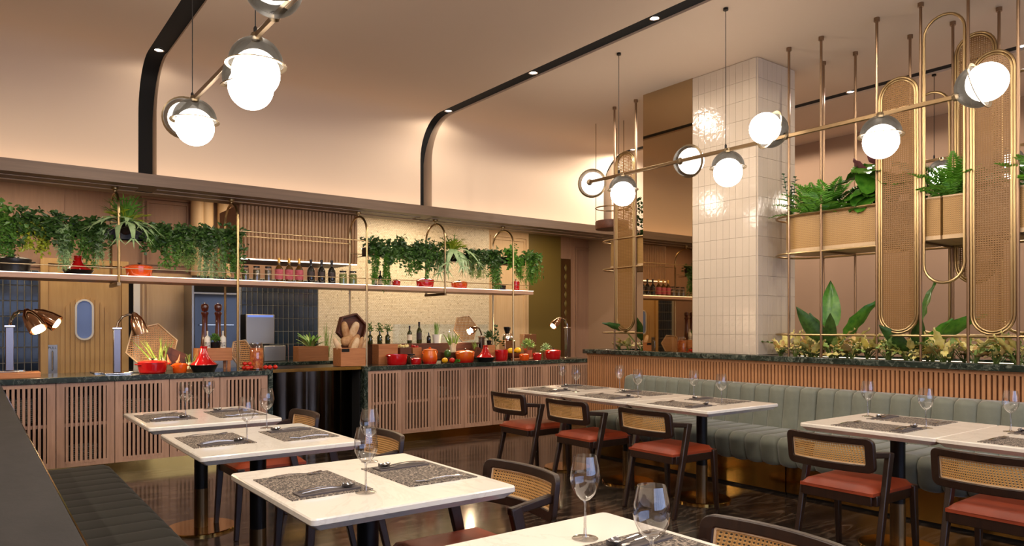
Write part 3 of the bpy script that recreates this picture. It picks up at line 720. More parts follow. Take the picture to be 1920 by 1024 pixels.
# ================================================================ LINEAR PENDANTS
BZ, GR = 2.715, .118
def pendant(name_label, x, z, specs, y0, y1, cables, dn=''):
    t = thing('linear_pendant', name_label, 'pendant lamp', (x, (y0+y1)/2, z)); yc = (y0+y1)/2
    part('bar', MB().box(-.011, .011, y0-yc, y1-yc, -.014, .014), M['brass_dark'], t, bv=.003)
    for y in cables:
        part('cable', MB().tube([(0, y-yc, 0), (0, y-yc, ZC-z)], .0028, 5), M['steel_dark'], t)
        part('cable_grip', MB().lathe([(0, .012), (.009, .012), (.009, .04), (.004, .05), (0, .05)], 8, (0, y-yc, 0)), M['steel_dark'], t)
        part('ceiling_cap', MB().lathe([(0, 0), (.02, 0), (.02, -.018), (0, -.018)], 12, (0, y-yc, ZC-z)), M['steel_dark'], t)
    for y, kind in specs:
        # kind: ('d',) hangs below ; ('s', sign, tilt) shade axis sideways: globe pushed along axis
        if kind == 'd': ax = Vector((0, 0, -1))
        else: ax = Vector(kind).normalized()
        c0 = Vector((0, y-yc, 0))
        Mx = Vector((0, 0, 1)).rotation_difference(-ax).to_matrix()
        gc = c0+ax*(GR+.03); sc_ = c0+ax*(GR*1.0+.014)
        part('globe', MB().sph((0, 0, 0), GR*.93, 24, 16), M['globe'], t, gc+ax*.028)
        pr = [(math.sin(a)*GR*1.06, math.cos(a)*GR*1.06) for a in [PI/2*(k+.4)/9.4 for k in range(10)]]
        part('dome_shade', MB().lathe(pr, 28, sc_, Mx), M['shade_mesh'], t, fix=False)
        part('shade_rim', MB().lathe([(GR*1.05, 0), (GR*1.19, -.004), (GR*1.19, -.009), (GR*1.05, -.006)], 28, sc_, Mx), M['shade_bronze'], t)
        part('knuckle', MB().lathe([(0, GR+.03), (.022, GR+.026), (.03, GR+.005), (.02, GR-.006)], 14, sc_, Mx), M['shade_bronze'], t)
    return t
pat = [(5.06, (.75, .55, .1)), (4.62, 'd'), (3.97, (.9, .1, .15)), (3.49, 'd'), (2.99, (-.8, .35, .25)), (2.31, 'd'), (1.87, (.0, -.95, .25))]
pendant('brass linear pendant with seven opal globes above the joined tables', 4.72, BZ, pat, 1.85, 5.08, (4.67, 3.51))
pat1 = [(5.03, (.4, .85, .1)), (4.62, 'd'), (3.70, (.28, .05, -.9)), (3.46, 'd'), (3.2, (-.2, -.5, .5)), (2.02, 'd'), (1.87, (-.2, -.95, .25))]
pendant('brass linear pendant with opal globes at top left above the left tables', 1.085, BZ, pat1, 1.85, 5.05, (4.68, 3.47))
pendant('brass linear pendant glimpsed behind the fern in next dining area, extra globes added for light', 7.6, 2.98, [(3.13-k*.57, 'd') for k in range(7)], -.5, 3.4, (3.2, .2))  # globes past the first are added, mostly out of view, to brighten the ceiling
# ================================================================ KITCHEN COUNTER
CZ, CYF, CYB = .895, 7.42, 8.12
def worktop(label, x0, x1, lend, rend):
    t = thing('marble_worktop', label, 'worktop', ((x0+x1)/2, CYF, 0)); c = (x0+x1)/2
    part('slab', MB().box(x0-c, x1-c, 0, CYB-CYF, CZ-.05, CZ), M['marble_green'], t, bv=.004)
    if rend: part('end_panel', MB().box(x1-c-.045, x1-c, .005, CYB-CYF, 0, CZ-.05), M['marble_green'], t, smooth=False)
    if lend: part('end_panel', MB().box(x0-c, x0-c+.045, .005, CYB-CYF, 0, CZ-.05), M['marble_green'], t, smooth=False)
    return t
worktop('speckled dark green marble worktop of the left kitchen counter', -.9, 2.50, False, True)
worktop('speckled green marble worktop of the right kitchen counter', 3.52, 7.03, True, True)
def cabinet(label, x0, x1, nsl, stile):
    xc = (x0+x1)/2; h = (x1-x0)/2-.003
    t = thing('slatted_cabinet', label, 'cabinet', (xc, CYF+.02, 0), 0, 'slatted counter cabinets')
    D = .6; Z0, Z1 = .10, CZ-.052
    m = MB().box(-h, h, D-.02, D, Z0, Z1).box(-h, -h+.015, .03, D-.02, Z0, Z1).box(h-.015, h, .03, D-.02, Z0, Z1).box(-h+.015, h-.015, .03, D-.02, Z0, Z0+.02).box(-h+.015, h-.015, .03, D-.02, Z1-.02, Z1).box(-h+.015, h-.015, .06, D-.02, .46, .48)
    part('carcass', m, M['wood_dark'], t, smooth=False)
    m = MB().box(-h, -h+stile, 0, .028, Z0, Z1).box(h-stile, h, 0, .028, Z0, Z1).box(-h+stile, h-stile, 0, .028, Z1-.035, Z1).box(-h+stile, h-stile, 0, .028, Z0, Z0+.05).box(-h+stile, h-stile, .014, .028, .455, .485)
    d = part('door', m, M['oak'], t, smooth=False)
    span = 2*h-2*stile; key = 'slat%d' % round(stile*1000)
    if key not in SLM: SLM[key] = MB().box(-.0105, .0105, -.004, .014, Z0+.03, Z1-.03).mesh('door_slat', M['oak'], smooth=False)
    for k in range(nsl):
        link('slat', SLM[key], d, (-h+stile+span*(k+.5)/nsl, 0, 0))
    return t
SLM = {}
LB = [-.32, .14, .607, 1.062, 1.52, 1.98, 2.452]
LN = ['far left end of left counter, half hidden by stone ledge', 'leftmost fully visible unit of left counter', 'second visible unit of left counter, above the bench end', 'third visible unit of left counter, behind farthest table', 'fourth visible unit of left counter, behind the wine glasses', 'right end of left counter beside the dark gap']
for k in range(6): cabinet('pale oak slatted cabinet, '+LN[k], LB[k], LB[k+1], 9, .062)
RB = [3.567+.4285*k for k in range(9)]; RB[-1] = 6.983
RN = ['first', 'second', 'third', 'fourth', 'fifth', 'sixth', 'seventh', 'eighth']
for k in range(8): cabinet('pale oak slatted cabinet, %s from the dark gap on right counter' % RN[k], RB[k], RB[k+1], 8, .045)
struct(part('baseboard_kitchen', MB().box(-.9, 2.45, CYF+.05, CYF+.06, 0, .10).box(3.57, 6.98, CYF+.05, CYF+.06, 0, .10), M['brass_polish'], smooth=False))
# plates stacked inside the left cabinets
plm = MB().lathe([(0, 0), (.07, 0), (.12, .014), (.12, .017), (.07, .004), (0, .004)], 20).mesh('plate', M['white_glaze'])
for x, z, n in ((.36, .48, 12), (.84, .48, 12), (1.29, .48, 9), (.84, .12, 7), (1.75, .48, 9), (4.64, .48, 6), (5.07, .12, 5)):
    for k in range(n): single('dinner_plate', plm, 'pale dinner plate in the %s behind cabinet slats' % {(.36, .48): 'leftmost stack', (.84, .48): 'tall second stack', (1.29, .48): 'third stack', (.84, .12): 'low stack near the bench', (1.75, .48): 'fourth stack', (4.64, .48): 'upper stack of right counter', (5.07, .12): 'low stack of right counter'}[(x, z)], 'plate', (x, 7.72, z+.001+k*.018), 0, 'plates stacked inside the counter cabinets')
# curved dark centre pass with brass edged top
t = thing('curved_pass_counter', 'dark bronze curved counter front with brass edged top between the two slatted counters', 'counter', (3.01, 7.5, 0))
part('top', MB().box(-.505, .505, -.02, .62, .865, .895), M['steel_dark'], t, bv=.004)
part('brass_edge', MB().box(-.505, .505, -.03, -.0205, .862, .897), M['brass_polish'], t, smooth=False)
m = MB(); nfl = 60
m.grid(lambda a, b: (-.50+1.0*a, .22-.16*math.sin(PI*a)-.018*abs(math.sin(a*PI*5)), .02+.84*b), nfl, 1)
part('curved_front', m, simple('dark_bronze_front', srgb(74, 66, 58), .18, 1.0), t)
part('end_block', MB().box(-.505, -.49, .02, .6, 0, .86), M['black'], t, smooth=False); part('end_block', MB().box(.49, .505, .02, .6, 0, .86), M['black'], t, smooth=False)
# back counter
t = thing('back_counter', 'green marble topped back counter below the blue tiles', 'counter', (3.6, 9.4, 0))
part('slab', MB().box(-.80, 3.2, -.45, .34, .855, .895), M['marble_green'], t, bv=.004)
part('body', MB().box(-.80, 3.2, -.42, .34, 0, .855), M['steel_brushed'], t, smooth=False)

# ================================================================ OVERHEAD SHELF
SZ0, SZ1, SF, SB = 1.765, 1.822, 7.56, 7.96
shelf = thing('overhead_shelf', 'long oak overhead shelf with brass hoops and light strip above the kitchen counter', 'shelf', (3.0, SF, SZ0))
def sp(x, y, z): return (x-3.0, y-SF, z-SZ0)
SX0, SX1 = -.8, 6.02
part('shelf_board', MB().box(SX0-3, SX1-3, -.02, .42, 0, .045), M['oak_x'], shelf, smooth=False, bv=.003)
part('light_strip', MB().box(SX0-3, SX1-3, -.021, -.013, .0455, .0505), M['led'], shelf, smooth=False)
part('light_strip', MB().box(SX0-3, SX1-3, .40, .41, .0455, .056), M['led'], shelf, smooth=False)
for nm, z, y, r, xs in (('gallery_rail', 1.885, SF-.005, .004, [(SX0, SX1)]), ('upper_rail', 2.315, SF, .006, [(2.18, 3.6)]), ('upper_rail', 2.315, SB, .006, [(2.18, 3.6)]), ('upper_rail', 2.20, SB, .005, [(SX0, 2.18), (3.6, 5.67)])):
    for a, b in xs: part(nm, MB().tube([sp(a, y, z), sp(b, y, z)], r, 6), M['brass'], shelf)
for x, full in ((.04, False), (1.108, False), (2.18, True), (3.60, True), (4.635, False), (5.674, True)):
    zb = CZ if full else 1.72
    ym, rr = (SF+SB)/2-.0, (SB-SF)/2
    pts = [sp(x, SF-.028, zb), sp(x, SF-.028, 2.42)]+[sp(x, ym-(rr+.028)*math.cos(a), 2.42+.19*math.sin(a)) for a in [PI*k/14 for k in range(1, 14)]]+[sp(x, SB+.028, 2.42), sp(x, SB+.028, zb)]
    part('hoop', MB().tube(pts, .0125, 8), M['brass'], shelf)
    part('hoop_hanger', MB().lathe([(0, 2.60), (.012, 2.60), (.012, 2.635), (.03, 2.645), (.03, 2.665), (0, 2.665)], 12, sp(x, ym, 0)), M['brass'], shelf)
    if not full: part('shelf_bracket', MB().bar(sp(x, SF-.04, 1.735), sp(x, SB+.04, 1.735), .03, .03, side=(1, 0, 0)), M['brass_dark'], shelf)
# plant troughs over the shelf
for lb, a, b in (('slim dark planter trough hung over left part of the shelf', SX0, 2.12), ('slim dark planter trough hung over right part of the shelf', 3.68, 6.0)):
    t = thing('planter_trough', lb, 'planter', ((a+b)/2, 7.76, 2.16)); h = (b-a)/2
    part('body', MB().box(-h, h, -.07, -.06, 0, .10).box(-h, h, .06, .07, 0, .10).box(-h, h, -.07, .07, 0, .01).box(-h, -h+.01, -.07, .07, 0, .1).box(h-.01, h, -.07, .07, 0, .1), M['steel_dark'], t, smooth=False)
    part('soil', MB().box(-h+.01, h-.01, -.06, .06, .01, .085), M['soil'], t, smooth=False)
    part('rear_light_strip', MB().box(-h, h, .071, .078, .085, .10), M['led'], t, smooth=False)
    nh = [x for x in (.04, 1.108, 2.10, 3.69, 4.635, 5.674) if a < x < b]
    part('hanger_rod', MB().box(nh[0]-(a+b)/2-.004, nh[0]-(a+b)/2+.004, -.22, .22, .0, .008).box(nh[-1]-(a+b)/2-.004, nh[-1]-(a+b)/2+.004, -.22, .22, .0, .008), M['brass_dark'], t, smooth=False)
# ---- fluted hood
HX0, HX1, HY, HZ0 = KX(450, 8.02), KX(672, 8.02), 8.02, 2.085
hood = thing('fluted_hood', 'fluted oak canopy hood hanging behind the bottle shelf', 'hood', ((HX0+HX1)/2, HY+.4, HZ0))
hw = (HX1-HX0)/2
part('hood_body', MB().box(-hw, hw, -.36, .4, 0, .58), M['wallboard'], hood, smooth=False)  # body coloured darker than the flutes, painting the shade between them
part('bottom_light', MB().box(-hw+.01, hw-.01, -.385, -.37, -.012, 0), M['led'], hood, smooth=False)
flm = MB().lathe([(0, 0), (.0185, 0), (.0185, .58), (0, .58)], 10).mesh('flute', M['fluted'])
nf = 34
for k in range(nf): link('flute', flm, hood, (-hw+(k+.5)*2*hw/nf, -.372, 0))
for k in range(9): link('flute', flm, hood, (hw-.003, -.36+(k+.5)*.08, 0))

# ================================================================ BACK KITCHEN EQUIPMENT
def wbox(u0, u1, y): return KX(u0, y), KX(u1, y)
a, b = wbox(360, 452, 9.30)
t = thing('upright_oven', 'tall stainless steel oven with dark glass door behind the pepper mills', 'oven', ((a+b)/2, 9.30, 0)); h = (b-a)/2
part('case', MB().box(-h, h, .02, .42, .0, 1.86), M['steel_brushed'], t, bv=.005)
part('glass_door', MB().box(-h+.03, h-.05, 0, .02, .95, 1.74), simple('oven_glass', srgb(40, 46, 60), .08), t, bv=.004)
part('door_handle', MB().tube([(-h+.08, -.03, 1.36), (h-.1, -.03, 1.36)], .009, 6).box(-h+.09, -h+.1, -.03, 0, 1.355, 1.365).box(h-.12, h-.11, -.03, 0, 1.355, 1.365), M['steel'], t)
part('control_panel', MB().box(-h+.03, h-.05, 0, .02, 1.76, 1.84), M['black'], t, smooth=False)
a, b = wbox(461, 515, 9.3)
t = thing('ice_machine', 'stainless steel countertop machine with blue display strip before the dark tiles', 'machine', ((a+b)/2, 9.3, CZ)); h = (b-a)/2
part('upper_housing', MB().box(-h, h, 0, .3, .22, .60), M['steel_brushed'], t, bv=.008)
part('lower_housing', MB().box(-h+.2, h+.12, -.08, .3, 0, .20), M['steel_brushed'], t, bv=.008)
part('neck', MB().box(-h+.1, h-.05, .05, .28, .19, .23), M['steel_dark'], t, smooth=False)
part('display_strip', MB().box(-h+.02, h-.02, -.003, 0, .565, .59), emis('blue_display', (.15, .25, .8), .6), t, smooth=False)
part('tap', MB().tube([(h+.16, -.05, 0), (h+.16, -.05, .20), (h+.13, -.09, .22)], .008, 6), M['steel'], t)

# ================================================================ COUNTER ITEMS
def heat_lamp(label, u, Y, hp, az, tilt, board=True, second=False, scale=1.0, glow=1.0, reach=.16, bs=.11):
    x = KX(u, Y); z = CZ
    t = thing('heat_lamp', label, 'heat lamp', (x, Y, z), 0, 'chrome heat lamps on the counter')
    o = 0
    if board: part('wooden_base', MB().box(-.22, .22, -.12, .12, 0, .05), M['wood_mid'], t, bv=.004); o = .05
    part('base_plate', MB().box(-bs, bs, -bs*.8, bs*.8, o, o+.015), M['chrome'], t, bv=.004)
    part('post', MB().box(-.03, .03, -.03, .03, o+.015, hp), M['post_steel'], t, bv=.004)
    part('post_cap', MB().box(-.04, .04, -.035, .035, hp, hp+.018), M['chrome'], t, bv=.003)
    for j, (az_, tl, rc) in enumerate([(az, tilt, reach)]+([(az-.5, .9, reach*.9)] if second else [])):
        dx, dy = math.cos(az_), math.sin(az_)
        top = Vector((dx*rc, dy*rc, hp+.13))
        pts = [(0, 0, hp+.01), (dx*.01, dy*.01, hp+.06), (dx*.05, dy*.05, hp+.12), (dx*.10, dy*.10, hp+.14), tuple(top)]
        part('gooseneck', MB().tube(pts, .011, 8), M['chrome'], t)
        ax = Vector((dx*math.cos(tl), dy*math.cos(tl), -math.sin(tl)))
        Mx = Vector((0, 0, -1)).rotation_difference(ax).to_matrix()
        pr = [(.0, .02), (.022, .018), (.03, 0), (.048, -.03), (.062, -.10), (.066, -.165), (.063, -.165), (.058, -.10), (.044, -.033), (.0, -.01)]
        pr = [(r_*scale, z_*scale) for r_, z_ in pr]
        s = part('lamp_shade', MB().lathe(pr, 24, top, Mx), M['copper'], t)
        part('bulb', MB().sph(top+ax*.125*scale, .04*scale, 12, 8), M['bulb'], s)
        part('swivel', MB().sph(top-ax*.015, .02, 10, 6), M['chrome'], t)
        lamp('SPOT', 'heat_lamp_beam', top+ax*.17*scale, P_BULB*glow, (1, .72, .42), t, (0, 0, 0), spot_size=math.radians(130), spot_blend=.5, shadow_soft_size=.03).rotation_euler = Vector((0, 0, -1)).rotation_difference(ax).to_euler()
    return t
heat_lamp('chrome heat lamp with two shades on wooden block at far left of the counter', 18, 7.62, .44, -.35, .55, True, True, 1.15, 1.0, .2)
heat_lamp('chrome heat lamp with glowing shade beside the woven hexagonal tray', 219, 7.66, .42, -.15, 1.25, False, False, 1.1, 1.3, .15)
heat_lamp('chrome heat lamp with starburst bulb at right end of the counter', 1064, 7.72, .42, PI-.1, .75, False, False, .9, 1.0, .14)
heat_lamp('small heat lamp added for a bright reflection in front of the mosaic wall', 903, 7.90, .30, PI+.3, .35, False, False, .8, 1.0, .12, .05)  # lamp added for a bright glare spot taken for a reflection in glass

POTS = 'enamel cookware'
def cocotte(label, u, Y, wpx, hpx, mat, z=CZ, lidmat=None, oval=1.0, lid=True, straight=.92, knobmat=None, name='enamel_pot', rz=.3):
    s = KS(u, Y); r = wpx*s/2*.9; h = hpx*s
    t = thing(name, label, 'pot', (KX(u, Y), Y, z), rz, POTS)
    part('body', MB().lathe([(0, 0), (r*straight*.9, 0), (r*straight, h*.08), (r, h*.55), (r, h*.72), (r*.96, h*.72), (r*.9, h*.1), (0, h*.08)], 28, sx=oval), mat, t)
    if lid:
        l = part('lid', MB().lathe([(r*1.03, h*.72), (r*1.03, h*.76), (r*.85, h*.84), (r*.3, h*.9), (0, h*.91)], 28, sx=oval), lidmat or mat, t)
        part('knob', MB().lathe([(r*.07, h*.9), (r*.06, h*.95), (r*.15, h*.98), (r*.15, h*1.02), (0, h*1.04)], 12), knobmat or M['iron'], l)
    for sg in (-1, 1):
        x = sg*r*oval
        part('side_handle', MB().tube([(x*.97, -r*.22, h*.62), (x+sg*r*.2, -r*.2, h*.64), (x+sg*r*.24, 0, h*.65), (x+sg*r*.2, r*.2, h*.64), (x*.97, r*.22, h*.62)], h*.045, 6), mat, t)
    return t
def tagine(label, u, Y, wpx, hpx, z=CZ):
    s = KS(u, Y); r = wpx*s/2; h = hpx*s
    t = thing('tagine', label, 'tagine', (KX(u, Y), Y, z), 0, POTS)
    part('base_dish', MB().lathe([(0, 0), (r*.72, 0), (r*.95, h*.24), (r, h*.27), (r*.95, h*.27), (r*.7, h*.06), (0, h*.05)], 28), M['iron'], t)
    l = part('conical_lid', MB().lathe([(r*.88, h*.27), (r*.86, h*.31), (r*.6, h*.42), (r*.36, h*.62), (r*.24, h*.85), (r*.22, h*.92)], 28), M['red'], t)
    part('lid_knob', MB().lathe([(r*.22, h*.9), (r*.25, h*.94), (r*.25, h*.99), (r*.18, h), (0, h*.98)], 16), M['red'], l)
    return t
cocotte('wide red enamel pot below the heat lamp on left counter', 286, 7.6, 56, 27, M['red'], name='enamel_casserole')
cocotte('small orange enamel pot beside the wide red pot on left counter', 337, 7.55, 29, 20, M['orange'])
tagine('red tagine on black dish at left counter, below the pepper mills', 382, 7.56, 52, 48)
cocotte('wide open red enamel pot at left end of the right counter', 744, 7.56, 42, 27, M['red'], lid=False, oval=1.08)
cocotte('small red enamel pot beside the flame orange bean pot', 780, 7.53, 22, 14, M['red'])
t = thing('bean_pot', 'flame orange rounded bean pot fading to red on right counter', 'pot', (KX(806, 7.62), 7.62, CZ), 0, POTS)
s = KS(806, 7.62); r = 14.2*s; h = 28*s
part('body', MB().lathe([(0, 0), (r*.85, 0), (r*1.03, h*.3), (r*.98, h*.55), (r*.85, h*.85), (r*.88, h*.88), (r*.8, h*.86), (0, h*.8)], 28), M['flame'], t)
l = part('lid', MB().lathe([(r*.92, h*.88), (r*.9, h*.92), (r*.3, h*.99), (0, h)], 28), M['flame'], t); part('knob', MB().lathe([(.0, h*1.09), (r*.2, h*1.06), (r*.1, h)], 12), M['flame'], l)
for sg in (-1, 1): part('side_handle', MB().tube([(sg*r*.9, 0, h*.6), (sg*r*1.15, 0, h*.68), (sg*r*1.12, 0, h*.8), (sg*r*.85, 0, h*.84)], r*.07, 6), M['flame'], t)
cocotte('flame orange oval casserole with lid at centre of right counter', 872, 7.60, 38, 25, M['flame'], oval=1.1)
tagine('red tagine on black dish between casseroles on right counter', 910, 7.53, 39, 31)
cocotte('red casserole half behind the brass shelf post on right counter', 940, 7.72, 28, 27, M['red'], lid=False)
cocotte('small bright orange pot right of the brass post on right counter', 983, 7.54, 21, 14, M['orange'])
cocotte('small red pot between orange pot and large red pot, right counter', 1007, 7.56, 19, 15, M['red'])
cocotte('large red pot with lid at right end of right counter', 1037, 7.60, 33, 20, M['red'])
# ---- on the overhead shelf
cocotte('wide black pot at far left of the overhead shelf', 26, 7.72, 62, 34, M['iron'], z=SZ1-.01, knobmat=M['iron'], name='black_casserole', straight=.7)
tagine('red tagine on black dish on the left overhead shelf', 146, 7.74, 54, 37, SZ1-.01)
cocotte('orange pot with lid on the left overhead shelf under the staghorn fern', 261, 7.72, 51, 27, M['orange'], z=SZ1-.01)
cocotte('red pot with lid on right overhead shelf under the ivy', 797, 7.74, 37, 20, M['red'], z=SZ1-.01)
cocotte('flame orange pot on right overhead shelf under the staghorn', 861, 7.74, 34, 17, M['flame'], z=SZ1-.01)
cocotte('small red lidded pot at left of the right overhead shelf', 743, 7.76, 17, 15, M['red'], z=SZ1-.01)
cocotte('black shallow pan at right end of the overhead shelf', 937, 7.74, 26, 14, M['iron'], z=SZ1-.01, lid=False)
cocotte('small red jar pot at right tip of the overhead shelf', 967, 7.72, 16, 22, M['red'], z=SZ1-.01)

# ---- wooden boxes, trays
def crate(label, u, Y, w, d, h, mat, z=CZ, rx=0, ry=0, rz=0, name='wooden_crate', th=.012, dz=0):
    t = thing(name, label, 'crate', (KX(u, Y), Y, z+dz), rz, 'wooden crates on the counter'); t.rotation_euler = (rx, ry, rz)
    part('base', MB().box(-w/2+th, w/2-th, -d/2+th, d/2-th, 0, th), mat, t, smooth=False)
    for sg in (-1, 1):
        part('side_board', MB().box(-w/2, w/2, min(sg*d/2, sg*(d/2-th)), max(sg*d/2, sg*(d/2-th)), 0, h), mat, t, bv=.002)
        part('end_board', MB().box(min(sg*w/2, sg*(w/2-th)), max(sg*w/2, sg*(w/2-th)), -d/2+th, d/2-th, 0, h), mat, t, bv=.002)
    return t
RISE = .235
t = thing('wooden_riser', 'long dark wooden riser behind the food on right counter', 'riser', (KX(790, 7.98), 7.98, CZ))
x_ = KX(790, 7.98); part('top_board', MB().box(KX(693, 7.98)-x_, KX(893, 7.98)-x_, -.085, .095, RISE-.02, RISE), M['wood_dark'], t, bv=.003)
for u_ in (696, 790, 889): part('leg_board', MB().box(KX(u_, 7.98)-x_-.01, KX(u_, 7.98)-x_+.01, -.08, .09, 0, RISE-.02), M['wood_dark'], t, smooth=False)
part('front_board', MB().box(KX(698, 7.98)-x_, KX(887, 7.98)-x_, -.085, -.075, .03, RISE-.02), M['wood_dark'], t, smooth=False)
def hexpts(rad, ang=0): return [(rad*math.cos(ang+k*PI/3), rad*math.sin(ang+k*PI/3)) for k in range(6)]
cane_tray = cane('woven_bamboo', srgb(196, 146, 88), srgb(160, 110, 62), .022, .30)
def hextray(label, u, Y, rpx, zc, lean=.25, spin=.2, rz=0):
    s = KS(u, Y); rr = rpx*s
    t = thing('woven_hexagonal_tray', label, 'tray', (KX(u, Y), Y, CZ+zc+.004), rz, 'woven hexagonal trays'); t.rotation_euler = (lean, 0, rz)
    P = hexpts(rr, spin); lo = min(p[1] for p in P); P3 = [(x, 0, z-lo+.002) for x, z in P]
    part('woven_panel', MB().add([(x, .0, z) for x, y, z in P3], [(0, 1, 2, 3, 4, 5)]), cane_tray, t, smooth=False)
    Q = [(x*.95, 0, (z-(-lo+.002))*.95-lo+.002) for x, y, z in P3]
    part('rim', MB().ringprism(P3, Q, (0, -.02, 0)), M['bread_flour'], t, smooth=False)
hextray('large woven hexagonal bamboo tray leaning behind leeks on left counter', 287, 7.98, 47, 0, -.25, .25)
hextray('woven hexagonal bamboo tray leaning behind pasta jar on left counter', 457, 7.92, 29, 0, -.2, .1, .5)
hextray('woven hexagonal bamboo tray leaning behind fennel on right counter', 874, 8.0, 27, RISE, -.15, .15)
# box stand with mills
bx0, by0 = KX(399, 7.81), 7.81; sM = KS(399, 7.81)
st = thing('wooden_stand', 'wooden block stand with cut-in legs carrying pepper mills', 'stand', (bx0, by0, CZ))
hh, ww = 41*sM, 31*sM
part('block', MB().box(-ww, ww, -.09, .09, hh*.42, hh), M['wood_mid'], st, bv=.004)
for sx_ in (-1, 1):
    for sy_ in (-1, 1): part('leg', MB().box(sx_*ww*.82-.014, sx_*ww*.82+.014, sy_*.075-.012, sy_*.075+.012, 0, hh*.42), M['wood_mid'], st, smooth=False)
def mill(label, u, Y, z, h):
    t = thing('pepper_mill', label, 'pepper mill', (KX(u, Y), Y, z), 0, 'tall pepper mills')
    r = h*.075
    part('body', MB().lathe([(0, 0), (r*1.15, 0), (r*1.2, h*.04), (r*.95, h*.25), (r*.75, h*.5), (r*.8, h*.72), (r*1.05, h*.76), (r*1.05, h*.79), (r*.7, h*.81), (0, h*.81)], 20), M['mill'], t)
    part('turning_head', MB().lathe([(0, h*.81), (r*.75, h*.82), (r*1.05, h*.88), (r*1.1, h*.94), (r*.8, h*.98), (0, h*.985)], 20), M['mill'], t)
    part('finial', MB().sph((0, 0, h*.995), r*.28, 10, 6), M['steel'], t)
mh = 84*sM
mill('tall dark wooden pepper mill, left of the pair on the stand', 384, 7.84, CZ+hh, mh)
mill('tall dark wooden pepper mill, right of the pair on the stand', 409, 7.84, CZ+hh, mh)
def bottle(label, u, Y, hpx, glass, lab=None, foil=None, z=CZ, wr=.155, group='bottles', lo=.18, hi=.5, neck=.32, name='bottle'):
    s = KS(u, Y); h = hpx*s; r = h*wr
    t = thing(name, label, 'bottle', (KX(u, Y), Y, z), R.random(), group)
    part('body', MB().lathe([(0, 0), (r*.92, 0), (r, h*.03), (r, h*.56), (r*.85, h*.63), (r*neck, h*.74), (r*neck, h*.97), (r*neck*1.15, h*.97), (r*neck*1.15, h), (0, h)], 18), glass, t)
    if lab: part('label_band', MB().lathe([(r*1.015, h*lo), (r*1.015, h*hi)], 18), lab, t)
    if foil: part('capsule', MB().lathe([(r*neck*1.06, h*.8), (r*neck*1.22, h*.96), (r*neck*1.2, h*1.005), (0, h*1.005)], 14), foil, t)
    return t
for u, lb in ((389, 'small white patterned bottle at left front of the stand'), (418, 'small white patterned bottle at right front of the stand')):
    b = bottle(lb, u, 7.75, 32, M['white_glaze'], simple('dark_speckle%d' % u, srgb(226, 222, 210), .3, c2=srgb(50, 50, 50), sc1=60), None, CZ+hh, .17, 'white patterned bottles', .08, .35, .25)
bottle('green wine bottle with cream label on right counter', 768, 7.97, 33, M['bottle_green'], M['label_cream'], M['foil_dark'], z=CZ+RISE, wr=.14, group='wine bottles by the mosaic wall')
bottle('taller green wine bottle with dark label on right counter', 786, 7.97, 40, M['bottle_green'], M['label_dark'], M['foil_dark'], z=CZ+RISE, wr=.125, group='wine bottles by the mosaic wall')
bottle('small squat dark bottle right of the wine bottles', 804, 7.95, 20, M['bottle_black'], None, None, z=CZ+RISE, wr=.2, group='wine bottles by the mosaic wall')
for k, u in enumerate((694, 712, 727)):
    bottle('green herb filled oil bottle, %s of three behind the bread crates' % ('left', 'middle', 'right')[k], u, 7.98, 24, M['bottle_green'], None, None, wr=.2, group='oil bottles behind the crates', z=CZ+RISE)
for k, u in enumerate((523, 542, 561)):
    bottle('amber bottle with rose label and gold capsule, %s of three on shelf' % ('left', 'middle', 'right')[k], u, 7.72, 46, M['bottle_amber'], M['label_pink'], M['foil_gold'], SZ1-.01, .16, 'rose label bottles on the shelf', .14, .54)
for k, u in enumerate((583, 603, 622)):
    bottle('black oil bottle with small pale label, %s of three on shelf' % ('left', 'middle', 'right')[k], u, 7.72, 45, M['bottle_black'], M['label_cream'] if k < 0 else M['label_dark'], M['foil_dark'], SZ1-.01, .155, 'black bottles on the shelf', .3, .5)
for k, u in enumerate((702, 713, 730)):
    bottle('dark small bottle behind ivy at left of right shelf, %s of three' % ('first', 'second', 'third')[k], u, 7.80, 34-4*k, M['bottle_black'], M['label_cream'], None, SZ1-.01, .15, 'small bottles behind the ivy', .15, .4)
def jar(label, u, Y, wpx, hpx, fill, z=CZ, group='preserve jars on the shelf', lid=True):
    s = KS(u, Y); r = wpx*s/2; h = hpx*s
    t = thing('glass_jar', label, 'jar', (KX(u, Y), Y, z), 0, group)
    part('glass_body', MB().lathe([(0, 0), (r, .002), (r*1.02, h*.4), (r, h*.8), (r*.85, h*.9), (r*.85, h)], 20), M['glass'], t, fix=False)
    part('contents', MB().lathe([(0, .004), (r*.95, .006), (r*.97, h*.4), (r*.95, h*.78), (0, h*.8)], 18), fill, t)
    if lid: part('lid', MB().lathe([(r*.9, h*.92), (r*.9, h*1.02), (0, h*1.03)], 18), M['steel_dark'], t)
for k, u in enumerate((460, 481, 503)): jar('dark preserve jar, %s of three left of the rose bottles' % ('first', 'second', 'third')[k], u, 7.72, 13, 29, M['preserve'], SZ1-.01)
for k, u in enumerate((643, 662)): jar('green label preserve jar, %s right of the black bottles' % ('first', 'second')[k], u, 7.72, 14, 26, M['label_green'], SZ1-.01)
jar('tall glass jar of orange dried pasta on left counter', 481, 7.66, 25, 50, M['pasta'], CZ, 'pasta jar', False)
jar('squat preserve jar behind the red small pot on right counter', 771, 7.66, 16, 18, M['preserve'], CZ+.0, 'preserve jars on counter')
